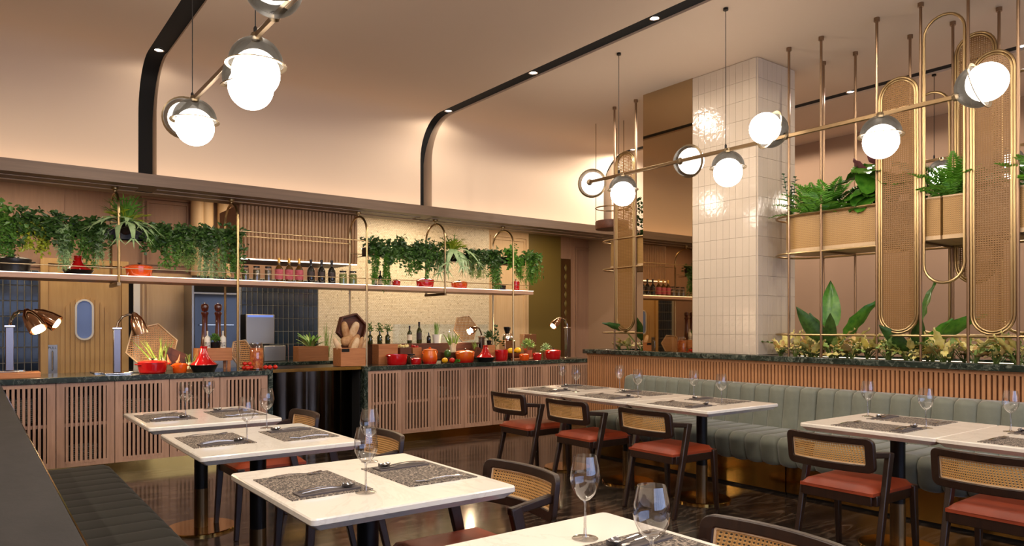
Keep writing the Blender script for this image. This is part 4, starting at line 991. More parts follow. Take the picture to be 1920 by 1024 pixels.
# crates
crate('dark tilted crate holding shallots behind the red pot', 322, 7.86, .24, .12, .15, M['wood_dark'], ry=.45, dz=.06)
crate('pale wooden bread crate at left end of right counter', 655, 7.62, .295, .22, .20, M['wood_mid'], dz=.004)
pc = at_y(657, 619, 7.93); t = thing('hexagonal_crate', 'dark hexagonal wooden crate standing behind the bread loaves', 'crate', (pc.x, 7.93, CZ+RISE)); hr = .19; hz = pc.z-CZ-RISE
H = [(x, .0, z+hz) for x, z in hexpts(hr, .25)]; lo_ = min(p[2] for p in H); H = [(x, y, z-lo_+.002) for x, y, z in H]; cz_ = sum(p[2] for p in H)/6
part('rim', MB().ringprism(H, [(x*.9, 0, (z-cz_)*.9+cz_) for x, y, z in H], (0, -.07, 0)), M['wood_dark'], t, smooth=False)
part('back_board', MB().prism(H, (0, .012, 0)), M['wood_dark'], t, smooth=False)
part('support_block', MB().box(-.11, .11, -.07, .012, -RISE, .0), M['wood_dark'], t, smooth=False)
crate('pale wooden box beside the bread crate', 722, 7.79, .25, .17, .235, M['wood_mid'])
crate('low dark crate of garlic beside the wine bottles', 756, 7.80, .15, .14, .19, M['wood_dark'])
crate('low pale crate of red berries beside the garlic', 778, 7.80, .12, .12, .19, M['wood_mid'])
crate('tilted wooden crate under the fennel bulbs', 850, 7.80, .28, .15, .12, M['wood_dark'])
crate('dark crate of green asparagus leaning by the red tagine', 893, 7.80, .15, .12, .13, M['wood_dark'], ry=.4, dz=.035)
crate('upright copper toned crate at right back of right counter', 990, 8.02, .22, .10, .34, M['copper'], name='copper_crate')
crate('planter box of spiky green plant on back counter', 583, 9.1, .40, .2, .19, M['wood_mid'], name='planter_box')
crate('low wooden box below the potted herb by the copper crate', 917, 7.92, .12, .12, .20, M['wood_mid'])
# small copper machine
t = thing('coffee_grinder', 'copper and chrome grinder beside the brass shelf post', 'grinder', (KX(951, 8.03), 8.03, CZ)); 
part('body', MB().box(-.09, .09, -.07, .07, 0, .26), M['copper'], t, bv=.01); part('dome', MB().lathe([(.08, .26), (.085, .30), (.06, .35), (0, .37)], 18), M['chrome'], t); part('hopper', MB().lathe([(.03, .36), (.05, .42), (.05, .44), (0, .44)], 14), M['steel_dark'], t)
# serving boards
for lb, u, Y, w_, d_ in (('flat wooden serving board right of the brass post', 985, 7.66, .42, .08), ('flat wooden board under the small orange pot on left counter', 352, 7.80, .12, .10)):
    t = part('serving_board', MB().box(-w_/2, w_/2, -d_/2, d_/2, 0, .022), M['wood_mid'], None, (KX(u, Y), Y, CZ), bv=.005); tag(t, lb, 'board')
# pale steel tray at second heat lamp
t = part('serving_tray', MB().box(-.22, .22, -.16, .16, 0, .012), M['steel'], None, (KX(226, 7.78), 7.94, CZ), bv=.004); tag(t, 'flat shiny metal tray at the foot of the second heat lamp', 'tray')
# ---- loaves
def loaf(label, u, v, Y, l, r_, ax, mat='bread'):
    p = at_y(u, v, Y); a = Vector(ax).normalized(); Mx = Vector((0, 0, 1)).rotation_difference(a).to_matrix()
    pr = [(0, -l/2), (r_*.55, -l*.46), (r_*.9, -l*.32), (r_, 0), (r_*.9, l*.32), (r_*.55, l*.46), (0, l/2)]
    pr2 = []
    for (r0, z0), (r1, z1) in zip(pr, pr[1:]): pr2 += [(r0, z0), ((r0+r1)/2+.002, (z0+z1)/2)]
    pr2.append(pr[-1])
    o = part('bread_loaf', MB().lathe(pr2, 14, (0, 0, 0), Mx), M[mat], None, p); tag(o, label, 'bread', 'loaves of bread in the crates')
loaf('long crusty loaf standing at upper left of the bread display', 648, 622, 7.82, .24, .040, (-.18, 0, 1))
loaf('floury oval loaf at top of the bread display', 663, 620, 7.80, .22, .046, (.42, -.1, 1), 'bread_flour')
loaf('large round loaf at centre of the bread display', 652, 639, 7.74, .16, .060, (.9, -.3, .35))
loaf('crusty loaf behind the pointed loaf in the bread crate', 664, 641, 7.68, .20, .036, (.7, 0, 1))
loaf('baguette end at left of the bread crate', 634, 650, 7.62, .21, .030, (-.5, 0, 1), 'bread_flour')
loaf('pointed loaf in middle of the bread crate', 665, 650, 7.58, .22, .037, (.4, 0, 1), 'bread_flour')
loaf('slim baguette right of centre in the bread crate', 674, 649, 7.60, .23, .027, (.4, 0, 1))
loaf('thin baguette leaning out at right of the bread crate', 681, 650, 7.63, .24, .023, (.6, 0, 1), 'bread_flour')
t = part('bread_card', MB().box(-.045, .045, -.003, .003, 0, .035), M['black'], None, at_y(648, 659, 7.508)); tag(t, 'small black card sign in front of the loaves', 'sign')
t.location.z = CZ+.195-.03
# ---- vegetables
def ball(name, label, cat, u, Y, r_, mat, z=CZ, sq=.85, group=None, stalk=None, lobes=0):
    x = KX(u, Y)
    t = thing(name, label, cat, (x, Y, z), 0, group)
    m = MB().sph((0, 0, r_*sq), r_, 14, 10, (1, 1, sq))
    if lobes:
        m.v = [((lambda k: (a*k, b*k, c))(1+.07*math.cos(lobes*math.atan2(b, a)))) for a, b, c in m.v]
    part('flesh', m, mat, t)
    part('stalk', MB().tube([(0, 0, r_*sq*1.85), (r_*.1, 0, r_*sq*2.3)], r_*.12, 6), stalk or M['stem'], t)
VG = 'vegetables on the counter'
for u, Y, lb in ((458, 7.58, 'at left foot of the pasta jar'), (464, 7.54, 'in front of the pasta jar'), (470, 7.60, 'touching the pasta jar'), (498, 7.56, 'left of the three by the brass pass'), (506, 7.53, 'middle of the three by the brass pass'), (516, 7.55, 'right of the three by the brass pass')):
    ball('tomato', 'small red tomato '+lb, 'tomato', u, Y, .026, M['tomato'], group='tomatoes on the left counter')
for u, lb in ((459, 'left one'), (468, 'right one')): ball('tomato', 'small red tomato stacked above the others, '+lb, 'tomato', u, 7.57, .024, M['tomato'], CZ+.044, group='tomatoes on the left counter')
ball('bell_pepper', 'yellow bell pepper before the dark crate', 'pepper', 834, 7.54, .039, M['yellow_pepper'], group=VG, lobes=4)
ball('bell_pepper', 'red bell pepper beside the yellow one', 'pepper', 848, 7.52, .037, M['red_pepper'], group=VG, lobes=4)
ball('bell_pepper', 'green bell pepper behind the yellow one', 'pepper', 839, 7.66, .045, M['green_pepper'], CZ+.06, sq=1.1, group=VG, lobes=3)
ball('squash', 'round yellow squash behind the brass post, left one', 'squash', 958, 7.84, .05, M['squash'], CZ+.075, .8, VG, lobes=7)
ball('squash', 'round yellow squash behind the brass post, right one', 'squash', 971, 7.78, .044, M['squash'], CZ+.085, .9, VG, lobes=7)
ball('green_squash', 'green squash right of the yellow squashes', 'squash', 968, 7.88, .036, M['green_pepper'], CZ+.08, .8, VG)
t = part('fruit_bowl', MB().lathe([(0, 0), (.07, 0), (.13, .07), (.135, .09), (.125, .09), (.06, .015), (0, .012)], 24), M['wood_dark'], None, (KX(965, 7.81), 7.81, CZ)); tag(t, 'dark wooden bowl under the yellow squashes', 'bowl')
rr = random.Random(3)
for k in range(14):
    a = rr.uniform(-.06, .06); b = rr.uniform(-.055, .055); o = part('garlic_bulb', MB().lathe([(0, 0), (.017, .004), (.021, .015), (.012, .028), (.004, .038), (0, .04)], 8), M['garlic'], None, (KX(756, 7.80)+a*.9, 7.80+b, CZ+.17+rr.uniform(0, .03)), (rr.uniform(-.9, .9), rr.uniform(-.9, .9), 0)); tag(o, 'pale garlic bulb heaped in the low dark crate', 'garlic', 'garlic heaped in the dark crate')
for k in range(16):
    a = rr.uniform(-.045, .045); b = rr.uniform(-.045, .045); o = part('cherry_tomato', MB().sph((0, 0, 0), .0145, 8, 6), M['berry'], None, (KX(778, 7.80)+a, 7.80+b, CZ+.175+rr.uniform(0, .035))); tag(o, 'tiny red tomato heaped in the low pale crate', 'tomato', 'tiny tomatoes heaped in the pale crate')
def stalks(name, label, cat, u, Y, z, n, l, spread, r0, lean=(0, 0), group=VG, white=.4, bulb=0):
    x = KX(u, Y); t = thing(name, label, cat, (x, Y, z), 0, group)
    q = random.Random(int(u)); wm, gm = MB(), MB()
    for k in range(n):
        a = q.uniform(-1, 1)*spread; b = q.uniform(-1, 1)*spread*.5; ox, oy = q.uniform(-.03, .03), q.uniform(-.02, .02); ll = l*q.uniform(.75, 1.05)
        def P(f): return (ox+(a+lean[0])*ll*f+a*.25*ll*f*f, oy+(b+lean[1])*ll*f, ll*f*(1-.25*abs(a)*f))
        wm.tube([P(0), P(white*.5), P(white)], [r0*(1+bulb), r0, r0*.9], 6); gm.tube([P(white), P(.7), P(1)], [r0*.9, r0*.7, r0*.15], 5)
    part('white_stem', wm, M['leek_white'], t); part('green_top', gm, M['leek_green'], t)
stalks('leek_bunch', 'bunch of pale leeks fanned behind the wide red pot', 'leeks', 303, 7.80, CZ, 13, .34, .45, .008, (-.15, 0))
stalks('leek_bunch', 'short spring onions beside the red tagine on left counter', 'leeks', 357, 7.76, CZ+.022, 8, .2, .5, .006, (.3, 0))
stalks('fennel', 'fennel bulbs with feathery green tops on right counter', 'fennel', 850, 7.80, CZ+.125, 16, .26, .55, .010, (0, 0), white=.45, bulb=1.2)
stalks('asparagus_bunch', 'bunch of green asparagus leaning in the dark crate', 'asparagus', 897, 7.80, CZ+.06, 12, .2, .2, .006, (-.35, 0), white=.1)
stalks('chive_bunch', 'upright chives in white pot above the dark crate', 'chives', 819, 7.96, CZ+RISE+.10, 18, .17, .22, .005, white=.05)
t = part('chive_pot', MB().lathe([(0, 0), (.045, 0), (.06, .11), (.055, .11), (.04, .01), (0, .01)], 20), M['white_glaze'], None, (KX(819, 7.96), 7.96, CZ+RISE)); tag(t, 'white pot holding the upright chives', 'pot')
stalks('grass_plant', 'tall thin spring onions standing behind the planter box', 'plant', 614, 9.12, CZ, 10, .5, .12, .005, white=.1)
for k, (u, dz_) in enumerate(((321, .1), (330, .1))):
    o = part('shallot', MB().lathe([(0, 0), (.02, .012), (.024, .03), (.012, .055), (.004, .1), (0, .12)], 10), M['shallot'], None, (KX(u+6*k-3, 7.77), 7.77, CZ+.0), (0, -.2+.4*k, 0)); tag(o, 'pink shallot with long neck, %s one behind the small orange pot' % ('left', 'right')[k], 'shallot', 'shallots')
    o.location.z = CZ+.06
# glass guard
t = part('glass_guard', MB().box(KX(737, 8.08), KX(915, 8.08), 8.085, 8.091, CZ, 1.37), M['pane'], None, smooth=False); tag(t, 'low clear glass screen behind the food on right counter', 'glass screen')
# ================================================================ FOLIAGE
def leaf_quad(m, p, d, n, l, w_):
    """folded pointed leaf: base p, direction d, face normal n"""
    d = d.normalized(); s = d.cross(n)
    s = s.normalized() if s.length > 1e-4 else Vector((1, 0, 0)); n = s.cross(d)
    m.add([p, p+d*l*.4+s*w_/2+n*l*.06, p+d*l-n*l*.12, p+d*l*.4-s*w_/2+n*l*.06], [(0, 1, 2), (0, 2, 3)])
def rv(q, a=1): return Vector((q.uniform(-a, a), q.uniform(-a, a), q.uniform(-a, a)))
def hanging(label, u, top, bot, wpx, crown_mat, trail_mat, fine=True, seed=0, bushy=1.0, trail=1.0, Y=7.76, name='hanging_plant', lsz=1.0, yel=None):
    q = random.Random(seed*17+int(u)); s = KS(u, Y); x = KX(u, Y); W = wpx*s/2; zb = 2.245
    ztop = CAMZ+(612-top)*s; zbot = CAMZ+(612-bot)*s
    t = thing(name, label, 'plant', (x, Y, zb), 0, 'trailing plants over the shelf')
    cr = MB(); n = int(360*bushy*(W/.14)); H_ = ztop-zb-.02
    sprigs = [(q.uniform(-1.05, 1.05), q.uniform(.35, 1.1), q.uniform(-.15, .06)) for k in range(9)]
    for k in range(n):
        a, hh_, y_ = q.choice(sprigs); f = q.random()
        if k % 3 == 0:
            p = Vector((a*W*(.8+.4*f)+q.gauss(0, .02), -.11-.05*f+q.gauss(0, .02), .04-.26*f*hh_+q.gauss(0, .02)))
        else:
            p = Vector((a*W*(.5+.6*f)+q.gauss(0, .025), y_+q.gauss(0, .025), H_*hh_*f*(1-.25*a*a)+q.gauss(0, .012)))
        d = Vector((q.uniform(-1, 1), q.uniform(-1.1, .5), q.uniform(-.8, .5)))
        leaf_quad(cr, p, d, rv(q)+Vector((0, -1, .6)), q.uniform(.036, .072)*lsz, q.uniform(.026, .046)*lsz)
    part('foliage', cr, M[crown_mat], t, smooth=False, fix=False)
    tr = MB(); st = MB(); ns = int(30*trail*(W/.14)+6)
    clumps = [(q.uniform(-.85, .85)*W, q.uniform(.6, 1.08)) for k in range(4)]
    for k in range(ns):
        cx_, cl = clumps[k % 4]
        ox = cx_+q.gauss(0, .022); y0 = -q.uniform(.075, .13); ll = (zb-zbot)*cl*q.uniform(.75, 1.05)
        pts = []; dx = q.uniform(-.03, .03)
        for j in range(7):
            f = j/6; pts.append(Vector((ox+dx*f+q.uniform(-.006, .006), y0-.02*math.sin(f*PI), .02-(ll+.02)*f)))
        st.tube(pts, .0013, 3)
        nl = int(ll*(150 if fine else 60))
        for j in range(nl):
            f = j/nl*6; i = int(f); p = pts[i].lerp(pts[min(6, i+1)], f-i)
            d = Vector((q.uniform(-1, 1), q.uniform(-1, .6), q.uniform(-1.4, .1)))
            if fine: leaf_quad(tr, p, d, rv(q)+Vector((0, -1, 0)), q.uniform(.022, .040), .0075)
            else: leaf_quad(tr, p, d, rv(q)+Vector((0, -1, .3)), q.uniform(.026, .046), q.uniform(.018, .028))
    part('trailing_leaves', tr, M[trail_mat], t, smooth=False, fix=False); part('stems', st, M['stem'], t, smooth=False, fix=False)
    part('roots', MB().lathe([(0, -.02), (.035, -.02), (.05, .03), (0, .035)], 8), M['soil'], t)
    return t
HP = [('dark leafy plant at far left edge of the shelf', 12, 372, 490, 60, 'leaf_mid', 'leaf_mid', False), ('dark ivy with yellowish trailing strands, second from left', 66, 388, 505, 56, 'leaf_dark', 'leaf_yellow', False),
      ('ivy with pale grey-green feathery strands above the tagine, third from left', 108, 392, 505, 50, 'leaf_dark', 'leaf_grey', True), ('ivy with upright leaf above the red tagine', 152, 398, 500, 48, 'leaf_dark', 'leaf_mid', False),
      ('ivy with long grey feathery trail left of the staghorn fern', 182, 404, 515, 36, 'leaf_dark', 'leaf_grey', True), ('bushy green ivy right of the staghorn fern', 285, 412, 470, 50, 'leaf_dark', 'leaf_mid', False),
      ('dense dark ivy with trailing green strands, third from the brass hoop', 318, 414, 512, 46, 'leaf_dark', 'leaf_mid', False), ('dense ivy with pale feathery strands, second from the brass hoop', 352, 418, 515, 46, 'leaf_dark', 'leaf_light', True),
      ('dense ivy with wide feathery curtain of strands near the brass hoop', 388, 420, 520, 50, 'leaf_dark', 'leaf_grey', True), ('dark ivy against the brass hoop left of the fluted hood', 428, 420, 525, 40, 'leaf_dark', 'leaf_mid', False),
      ('dark ivy with bright green trail at left end of right shelf', 705, 438, 540, 44, 'leaf_dark', 'leaf_fern', True), ('dense dark ivy, second on the right shelf', 738, 442, 505, 48, 'leaf_dark', 'leaf_mid', False),
      ('dark ivy drooping low above the red pot on right shelf', 778, 448, 520, 44, 'leaf_dark', 'leaf_mid', False), ('dark ivy left of the bright staghorn on right shelf', 808, 450, 500, 36, 'leaf_dark', 'leaf_mid', False),
      ('dark ivy right of the bright staghorn on right shelf', 886, 462, 525, 40, 'leaf_dark', 'leaf_light', True), ('ivy with dark green tail hanging below the shelf edge', 918, 462, 548, 34, 'leaf_dark', 'leaf_mid', False),
      ('bright green feathery trailing plant beside the last brass hoop', 957, 458, 530, 32, 'leaf_fern', 'leaf_fern', True), ('bright feathery plant at right tip of the shelf', 991, 468, 545, 30, 'leaf_mid', 'leaf_fern', True)]
for k, (lb, u, a, b, wd, c, tr, fn) in enumerate(HP): hanging('trailing plant: '+lb if False else lb, u, a, b, wd, c, tr, fn, k)
# staghorn ferns: long forked grey-green fronds
def frond_mesh(name, l, w_, mat, fork=True, droop=1.0):
    m = MB(); n = 8
    def P(f, s):
        wd = w_*(.35+.9*math.sin(PI*min(1, f*.8+.12)))*.5*(1-f*.35)
        return (l*f*(1-.25*droop*f), s*wd, .25*l*f-droop*l*.75*f*f)
    vs = [P(i/n, s) for i in range(n+1) for s in (-1, 0, 1)]
    vs = [(x, y, z+(.006 if k % 3 == 1 else 0)) for k, (x, y, z) in enumerate(vs)]
    m.add(vs, [(3*i+j, 3*i+j+1, 3*i+j+4, 3*i+j+3) for i in range(n) for j in range(2)])
    if fork:
        e = Vector(P(1, 0)); 
        for s in (-1, 0, 1):
            a = Vector(P(1, s*.8)); d = Vector((.5, s*.8, -1.0*droop)).normalized()
            m.add([a+Vector((0, -.008, 0)), a+Vector((0, .008, 0)), a+d*l*.34], [(0, 1, 2)])
        for f0, s in ((.6, -1), (.7, 1)):
            a = Vector(P(f0, s*.6)); d = Vector((.6, s*1.1, -.7*droop)).normalized(); m.add([a+Vector((-.012, 0, 0)), a+Vector((.012, 0, 0)), a+d*l*.3], [(0, 1, 2)])
    return m.mesh(name, mat, smooth=True, fix=False)
def fernlike(t, me_list, n, tilt, q, sc0=.8, sc1=1.15, a0=0, a1=2*PI, name='frond', base=.02, z=0):
    for k in range(n):
        az = a0+(a1-a0)*(k+q.uniform(-.3, .3))/n; s = q.uniform(sc0, sc1)
        link(name, q.choice(me_list), t, (base*math.cos(az), base*math.sin(az), z), (q.uniform(-.25, .25), -q.uniform(*tilt), az), (s, s, s))
sg1 = frond_mesh('staghorn_frond', .27, .05, M['leaf_grey']); sg2 = frond_mesh('staghorn_frond', .24, .028, M['leaf_yellow'], True, .55); sg3 = frond_mesh('staghorn_frond', .25, .024, M['leaf_mid'], True, .3)
q = random.Random(5)
t = thing('staghorn_fern', 'large staghorn fern with drooping forked grey fronds at left brass hoop', 'plant', (KX(236, 7.68), 7.68, 2.30), 0, 'staghorn ferns')
fernlike(t, [sg1], 14, (-.2, .6), q, .8, 1.35, PI*.9, PI*2.2); fernlike(t, [sg2], 14, (.3, 1.0), q, .7, 1.1); fernlike(t, [sg3], 26, (.7, 1.45), q, .8, 1.25)
part('root_ball', MB().sph((0, 0, -.03), .06, 10, 7), M['soil'], t)
t = thing('staghorn_fern', 'bright yellow-green staghorn fern with grey drooping fronds on right shelf', 'plant', (KX(848, 7.68), 7.68, 2.28), 0, 'staghorn ferns')
fernlike(t, [sg1], 22, (-.4, .2), q, .95, 1.5, PI*.95, PI*2.1); fernlike(t, [sg2], 30, (.4, 1.2), q, .7, 1.1); fernlike(t, [sg3], 8, (.7, 1.4), q, .6, .95, PI*.6, PI*1.5)
part('root_ball', MB().sph((0, 0, -.03), .06, 10, 7), M['soil'], t)

# ---- small plants among the food
def bush(label, u, Y, z, r_, h, mat, n=120, pot=None, leaf=.03, name='potted_herb', seed=1, group='small plants on the counter'):
    q = random.Random(seed+int(u)); t = thing(name, label, 'plant', (KX(u, Y), Y, z), 0, group); m = MB(); z0 = 0
    if pot:
        pr_, ph, pm = pot; part('pot', MB().lathe([(0, 0), (pr_*.75, 0), (pr_, ph), (pr_*.9, ph), (pr_*.7, ph*.2), (0, ph*.15)], 18), M[pm], t); z0 = ph
        part('pot_soil', MB().lathe([(0, ph*.9), (pr_*.92, ph*.9)], 14), M['soil'], t)
    for k in range(n):
        a = q.uniform(0, 2*PI); e = q.uniform(.1, 1.5); rad = q.uniform(.3, 1)
        d = Vector((math.cos(a)*math.cos(e), math.sin(a)*math.cos(e), math.sin(e)))
        p = Vector((d.x*r_*rad, d.y*r_*rad, z0+h*(.15+.8*d.z*rad)))
        leaf_quad(m, p, d+rv(q, .5), rv(q)+Vector((0, -.5, 1)), leaf*q.uniform(.7, 1.2), leaf*.55)
    part('foliage', m, M[mat], t, smooth=False, fix=False)
    sm = MB()
    for k in range(5):
        a = k*1.26; sm.tube([(0, 0, z0*.85), (math.cos(a)*r_*.3, math.sin(a)*r_*.3, z0+h*.35), (math.cos(a)*r_*.6, math.sin(a)*r_*.6, z0+h*.6)], .003, 4)
    part('stems', sm, M['stem'], t)
bush('low herb plant in dark pot between the two pepper mills', 403, 7.77, CZ+hh, .06, .08, 'leaf_mid', 160, (.05, .06, 'iron'), .028)
bush('leafy herb in small black pot on low wooden box', 917, 7.92, CZ+.20, .08, .11, 'leaf_dark', 90, (.035, .06, 'iron'), .045)
bush('pale variegated plant in terracotta pot before the copper crate', 990, 7.86, CZ+.0, .10, .16, 'leaf_light', 150, (.06, .12, 'terracotta'), .045)
bush('grey green thyme bush in terracotta pot behind the large red pot', 1024, 7.90, CZ, .09, .13, 'leaf_grey', 260, (.05, .08, 'terracotta'), .022)
bush('dark leafy branch behind the grinder', 929, 8.05, CZ, .05, .36, 'leaf_dark', 70, (.05, .12, 'iron'), .05)
bush('small green herb beside the orange casserole', 857, 7.50, CZ, .03, .03, 'leaf_fern', 40, None, .03, 'herb_sprig')
for k, u in enumerate((694, 712, 727)):
    bush('fresh herb sprigs rising from oil bottle, %s of three' % ('left', 'middle', 'right')[k], u, 7.98, CZ+RISE+.12, .045, .13, 'leaf_mid', 60, None, .03, 'herb_sprig', 4)
t = thing('spiky_plant', 'spiky palm like plant growing in the wooden planter box', 'plant', (KX(583, 9.1), 9.1, CZ+.15), 0)
sp1 = frond_mesh('blade', .30, .045, M['leaf_mid'], False, .5); sp2 = frond_mesh('blade', .28, .04, M['leaf_light'], False, .35)
q = random.Random(9); fernlike(t, [sp1, sp2], 26, (.5, 1.35), q, .6, 1.05, name='blade')

# ================================================================ CANE AND BRASS SCREEN ABOVE THE PLANTER WALL
FX, RX = 5.84, 6.41
YS = [3.67, 3.365, 2.89, 2.555, 2.225, 1.91]
scr = thing('brass_screen', 'brass rod screen with oval cane panels from planter wall to ceiling right of pillar', 'screen', (6.12, 2.79, 1.055))
def S(x, y, z): return (x-6.12, y-2.79, z-1.055)
def pole(parent, S_, x, y, z0):
    part('pole', MB().tube([S_(x, y, z0), S_(x, y, ZC)], .0115, 8), M['pole'], parent)
    part('pole_cap', MB().lathe([(0, 0), (.022, 0), (.022, -.032), (0, -.032)], 12, S_(x, y, ZC)), M['pole'], parent)
    part('pole_foot', MB().lathe([(0, .018), (.018, .018), (.018, 0), (0, 0)], 12, S_(x, y, z0)), M['pole'], parent)
for y in YS:
    pole(scr, S, FX, y, 1.08 if FX < 5.82 else 1.055); pole(scr, S, RX, y, 1.08)
def stad(y0, y1, z0, z1, x, n=12):
    r = (y1-y0)/2; c = (y0+y1)/2
    return [(x, c+r*math.cos(a), z1-r+r*math.sin(a)) for a in [PI*k/n for k in range(n+1)]]+[(x, c+r*math.cos(a), z0+r+r*math.sin(a)) for a in [PI+PI*k/n for k in range(n+1)]]
def hoop(parent, S_, y0, y1, z0, z1, x, name='brass_hoop', rad=.011):
    part(name, MB().tube([S_(*p) for p in stad(y0+.024, y1-.024, z0, z1, x)], rad, 8, closed=True), M['brass'], parent)
def cpanel(label, y0, y1, z0, z1, x):
    par, S_ = (scr, S) if y0 < 5 else (sc2, S2)
    e = .020
    t = part('cane_panel', MB().tube([S_(*p) for p in stad(y0+e, y1-e, z0, z1, x)], .010, 8, closed=True), M['brass'], par); t['label'] = label
    part('frame_inner', MB().tube([S_(*p) for p in stad(y0+e+.018, y1-e-.018, z0+.018, z1-.018, x)], .009, 8, closed=True), M['brass'], t)
    pts = [S_(*p) for p in stad(y0+e+.022, y1-e-.022, z0+.022, z1-.022, x, 16)]
    part('woven_cane', MB().add(pts, [tuple(range(len(pts)))]), M['cane_screen'], t, smooth=False)
cpanel('tall oval cane panel in brass frame between ferns, first right of the pillar', YS[3], YS[2], 1.29, 3.295, FX)
cpanel('tall oval cane panel in brass frame nearest the right frame edge', YS[5], YS[4], 1.285, 3.305, FX)
cpanel('raised oval cane panel in the rear row behind the others', YS[4], YS[3], 1.69, 3.68, RX)
hoop(scr, S, YS[4], YS[3], 1.67, 3.68, FX); hoop(scr, S, YS[3], YS[2], 1.29, 3.29, RX); hoop(scr, S, YS[5], YS[4], 1.29, 3.29, RX)
def urail(z, y_end, y_far, r_=.010):
    ee = .25; n = 12; c = (FX+RX)/2; h = (RX-FX)/2
    pts = [S(FX, y_far if z < 1.5 else 2.89, z), S(FX, y_end, z)]+[S(c-h*math.cos(a), y_end+ee*math.sin(a), z) for a in [PI*k/n for k in range(1, n)]]+[S(RX, y_end, z), S(RX, y_far, z)]
    part('rail', MB().tube(pts, r_, 8), M['brass'], scr)
for z in (2.326, 1.989, 1.27): urail(z, 3.67, 1.5)
for y in YS[1:]: part('cross_bar', MB().tube([S(FX, y, 1.989), S(RX, y, 1.989)], .009, 6), M['brass_dark'], scr)
# far short section beyond the pillar
YF = [5.846, 5.52]
sc2 = thing('brass_screen', 'short brass rod screen section beyond the pillar, left of the bronze mirror', 'screen', (6.12, 5.68, 1.055))
def S2(x, y, z): return (x-6.12, y-5.68, z-1.055)
for y in YF: pole(sc2, S2, FX, y, 1.055)
for z in (1.27, 2.00, 2.326):
    c, h = (FX+RX)/2, (RX-FX)/2
    part('rail', MB().tube([S2(FX, 5.38, z), S2(FX, 5.9, z)]+[S2(c-h*math.cos(a), 5.9+.3*math.sin(a), z) for a in [PI*k/12 for k in range(1, 12)]]+[S2(RX, 5.9, z), S2(RX, 5.38, z)], .010, 8), M['brass'], sc2)
for y in (5.50, 5.9): pole(sc2, S2, RX, y, 1.08)
cpanel('tall oval cane panel in brass frame left of the bronze mirror', YF[1], YF[0], 1.29, 3.284, FX)
# cane planter boxes
def cbox_planter(label, y0, y1, rounded):
    t = thing('cane_planter', label, 'planter', (6.125, (y0+y1)/2, 2.0), 0, 'cane planter boxes'); c = (y0+y1)/2
    a, b = 5.865-6.125, 6.385-6.125; r_ = .20 if rounded else .02
    o = [(a, y0-c), (b, y0-c)]+[(p[0], p[1]) for p in arc(b-r_, y1-c-r_, r_, 0, PI/2, 8)]+[(p[0], p[1]) for p in arc(a+r_, y1-c-r_, r_, PI/2, PI, 8)]
    i = [(x*.94, (y)*.98) for x, y in o]
    part('woven_side', MB().ringprism([(x, y, .03) for x, y in o], [(x, y, .03) for x, y in i], (0, 0, .285)), M['cane_box'], t)
    part('bottom_rim', MB().prism([(x*1.02, y*1.003, 0) for x, y in o], (0, 0, .03)), M['panel'], t)
    part('top_rim', MB().ringprism([(x*1.02, y*1.003, .315) for x, y in o], [(x*.93, y*.975, .315) for x, y in o], (0, 0, .012)), M['panel'], t)
    part('soil', MB().prism([(x*.94, y*.98, .24) for x, y in o], (0, 0, .04)), M['soil'], t)
    return t
cbox_planter('cane planter box with rounded end beside the white pillar', 2.425, 3.80, True)
cbox_planter('cane planter box right of the first oval panel', 1.2, 2.415, False)
cbox_planter('cane planter box beyond the pillar behind the far oval panel', 5.42, 6.05, True)

# ---- ferns and leafy plants in the boxes
def fern_frond(name, l, mat, seed=0):
    q = random.Random(seed); m = MB(); n = 22
    def P(f): return Vector((l*f*(1-.12*f), 0, .18*l*f-.42*l*f*f))
    m.tube([P(i/6) for i in range(7)], [.003*(1-.7*i/6) for i in range(7)], 4)
    for i in range(1, n):
        f = i/n; p = P(f); wl = .21*l*math.sin(PI*min(1, f*.78+.2))*q.uniform(.85, 1.1)
        for s in (-1, 1):
            leaf_quad(m, p, Vector((.35, s, q.uniform(-.15, .2))), Vector((0, 0, 1)), wl, l*.045)
    return m.mesh(name, mat, smooth=False, fix=False)
FR = [fern_frond('frond', .36, M['leaf_fern'], k) for k in range(4)]
FRB = [fern_frond('frond', .32, M['leaf_blue'], k+9) for k in range(3)]
def fern(label, y, n, sc0, sc1, seed, x=6.05, tilt=(.35, 1.15)):
    t = thing('fern', label, 'fern', (x, y, 2.275), 0, 'ferns in the cane planters'); q = random.Random(seed)
    fernlike(t, FR, n, tilt, q, sc0, sc1)
    part('crown', MB().sph((0, 0, .0), .03, 8, 6), M['soil'], t)
fern('bright green fern arching over the rounded end of planter', 3.52, 30, .8, 1.2, 1, 6.0, (.35, 1.3))
fern('bright green fern second from the white pillar', 3.40, 28, .9, 1.4, 2, 6.0, (.45, 1.35))
fern('upright bright fern between the two front oval panels', 2.40, 32, .95, 1.45, 3, 6.05, (.5, 1.4))
fern('dark fern at the right frame edge above the planter', 1.80, 26, .95, 1.4, 4, 6.0)
t = thing('eucalyptus', 'blue green upright sprig plant close to the white pillar', 'plant', (6.12, 3.82, 2.275), 0); q = random.Random(2)
for k in range(4):
    m = MB(); tp = Vector((q.uniform(-.08, .08), q.uniform(-.06, .06), q.uniform(.34, .54))); m.tube([(0, 0, 0), tuple(tp*.5), tuple(tp)], .004, 4)
    for j in range(26):
        f = .2+.8*j/26; leaf_quad(m, tp*f, Vector((math.cos(j*2.4), math.sin(j*2.4), .4)), Vector((0, 0, 1)), .045, .038)
    part('leafy_stem', m, M['leaf_blue'], t, smooth=False, fix=False)
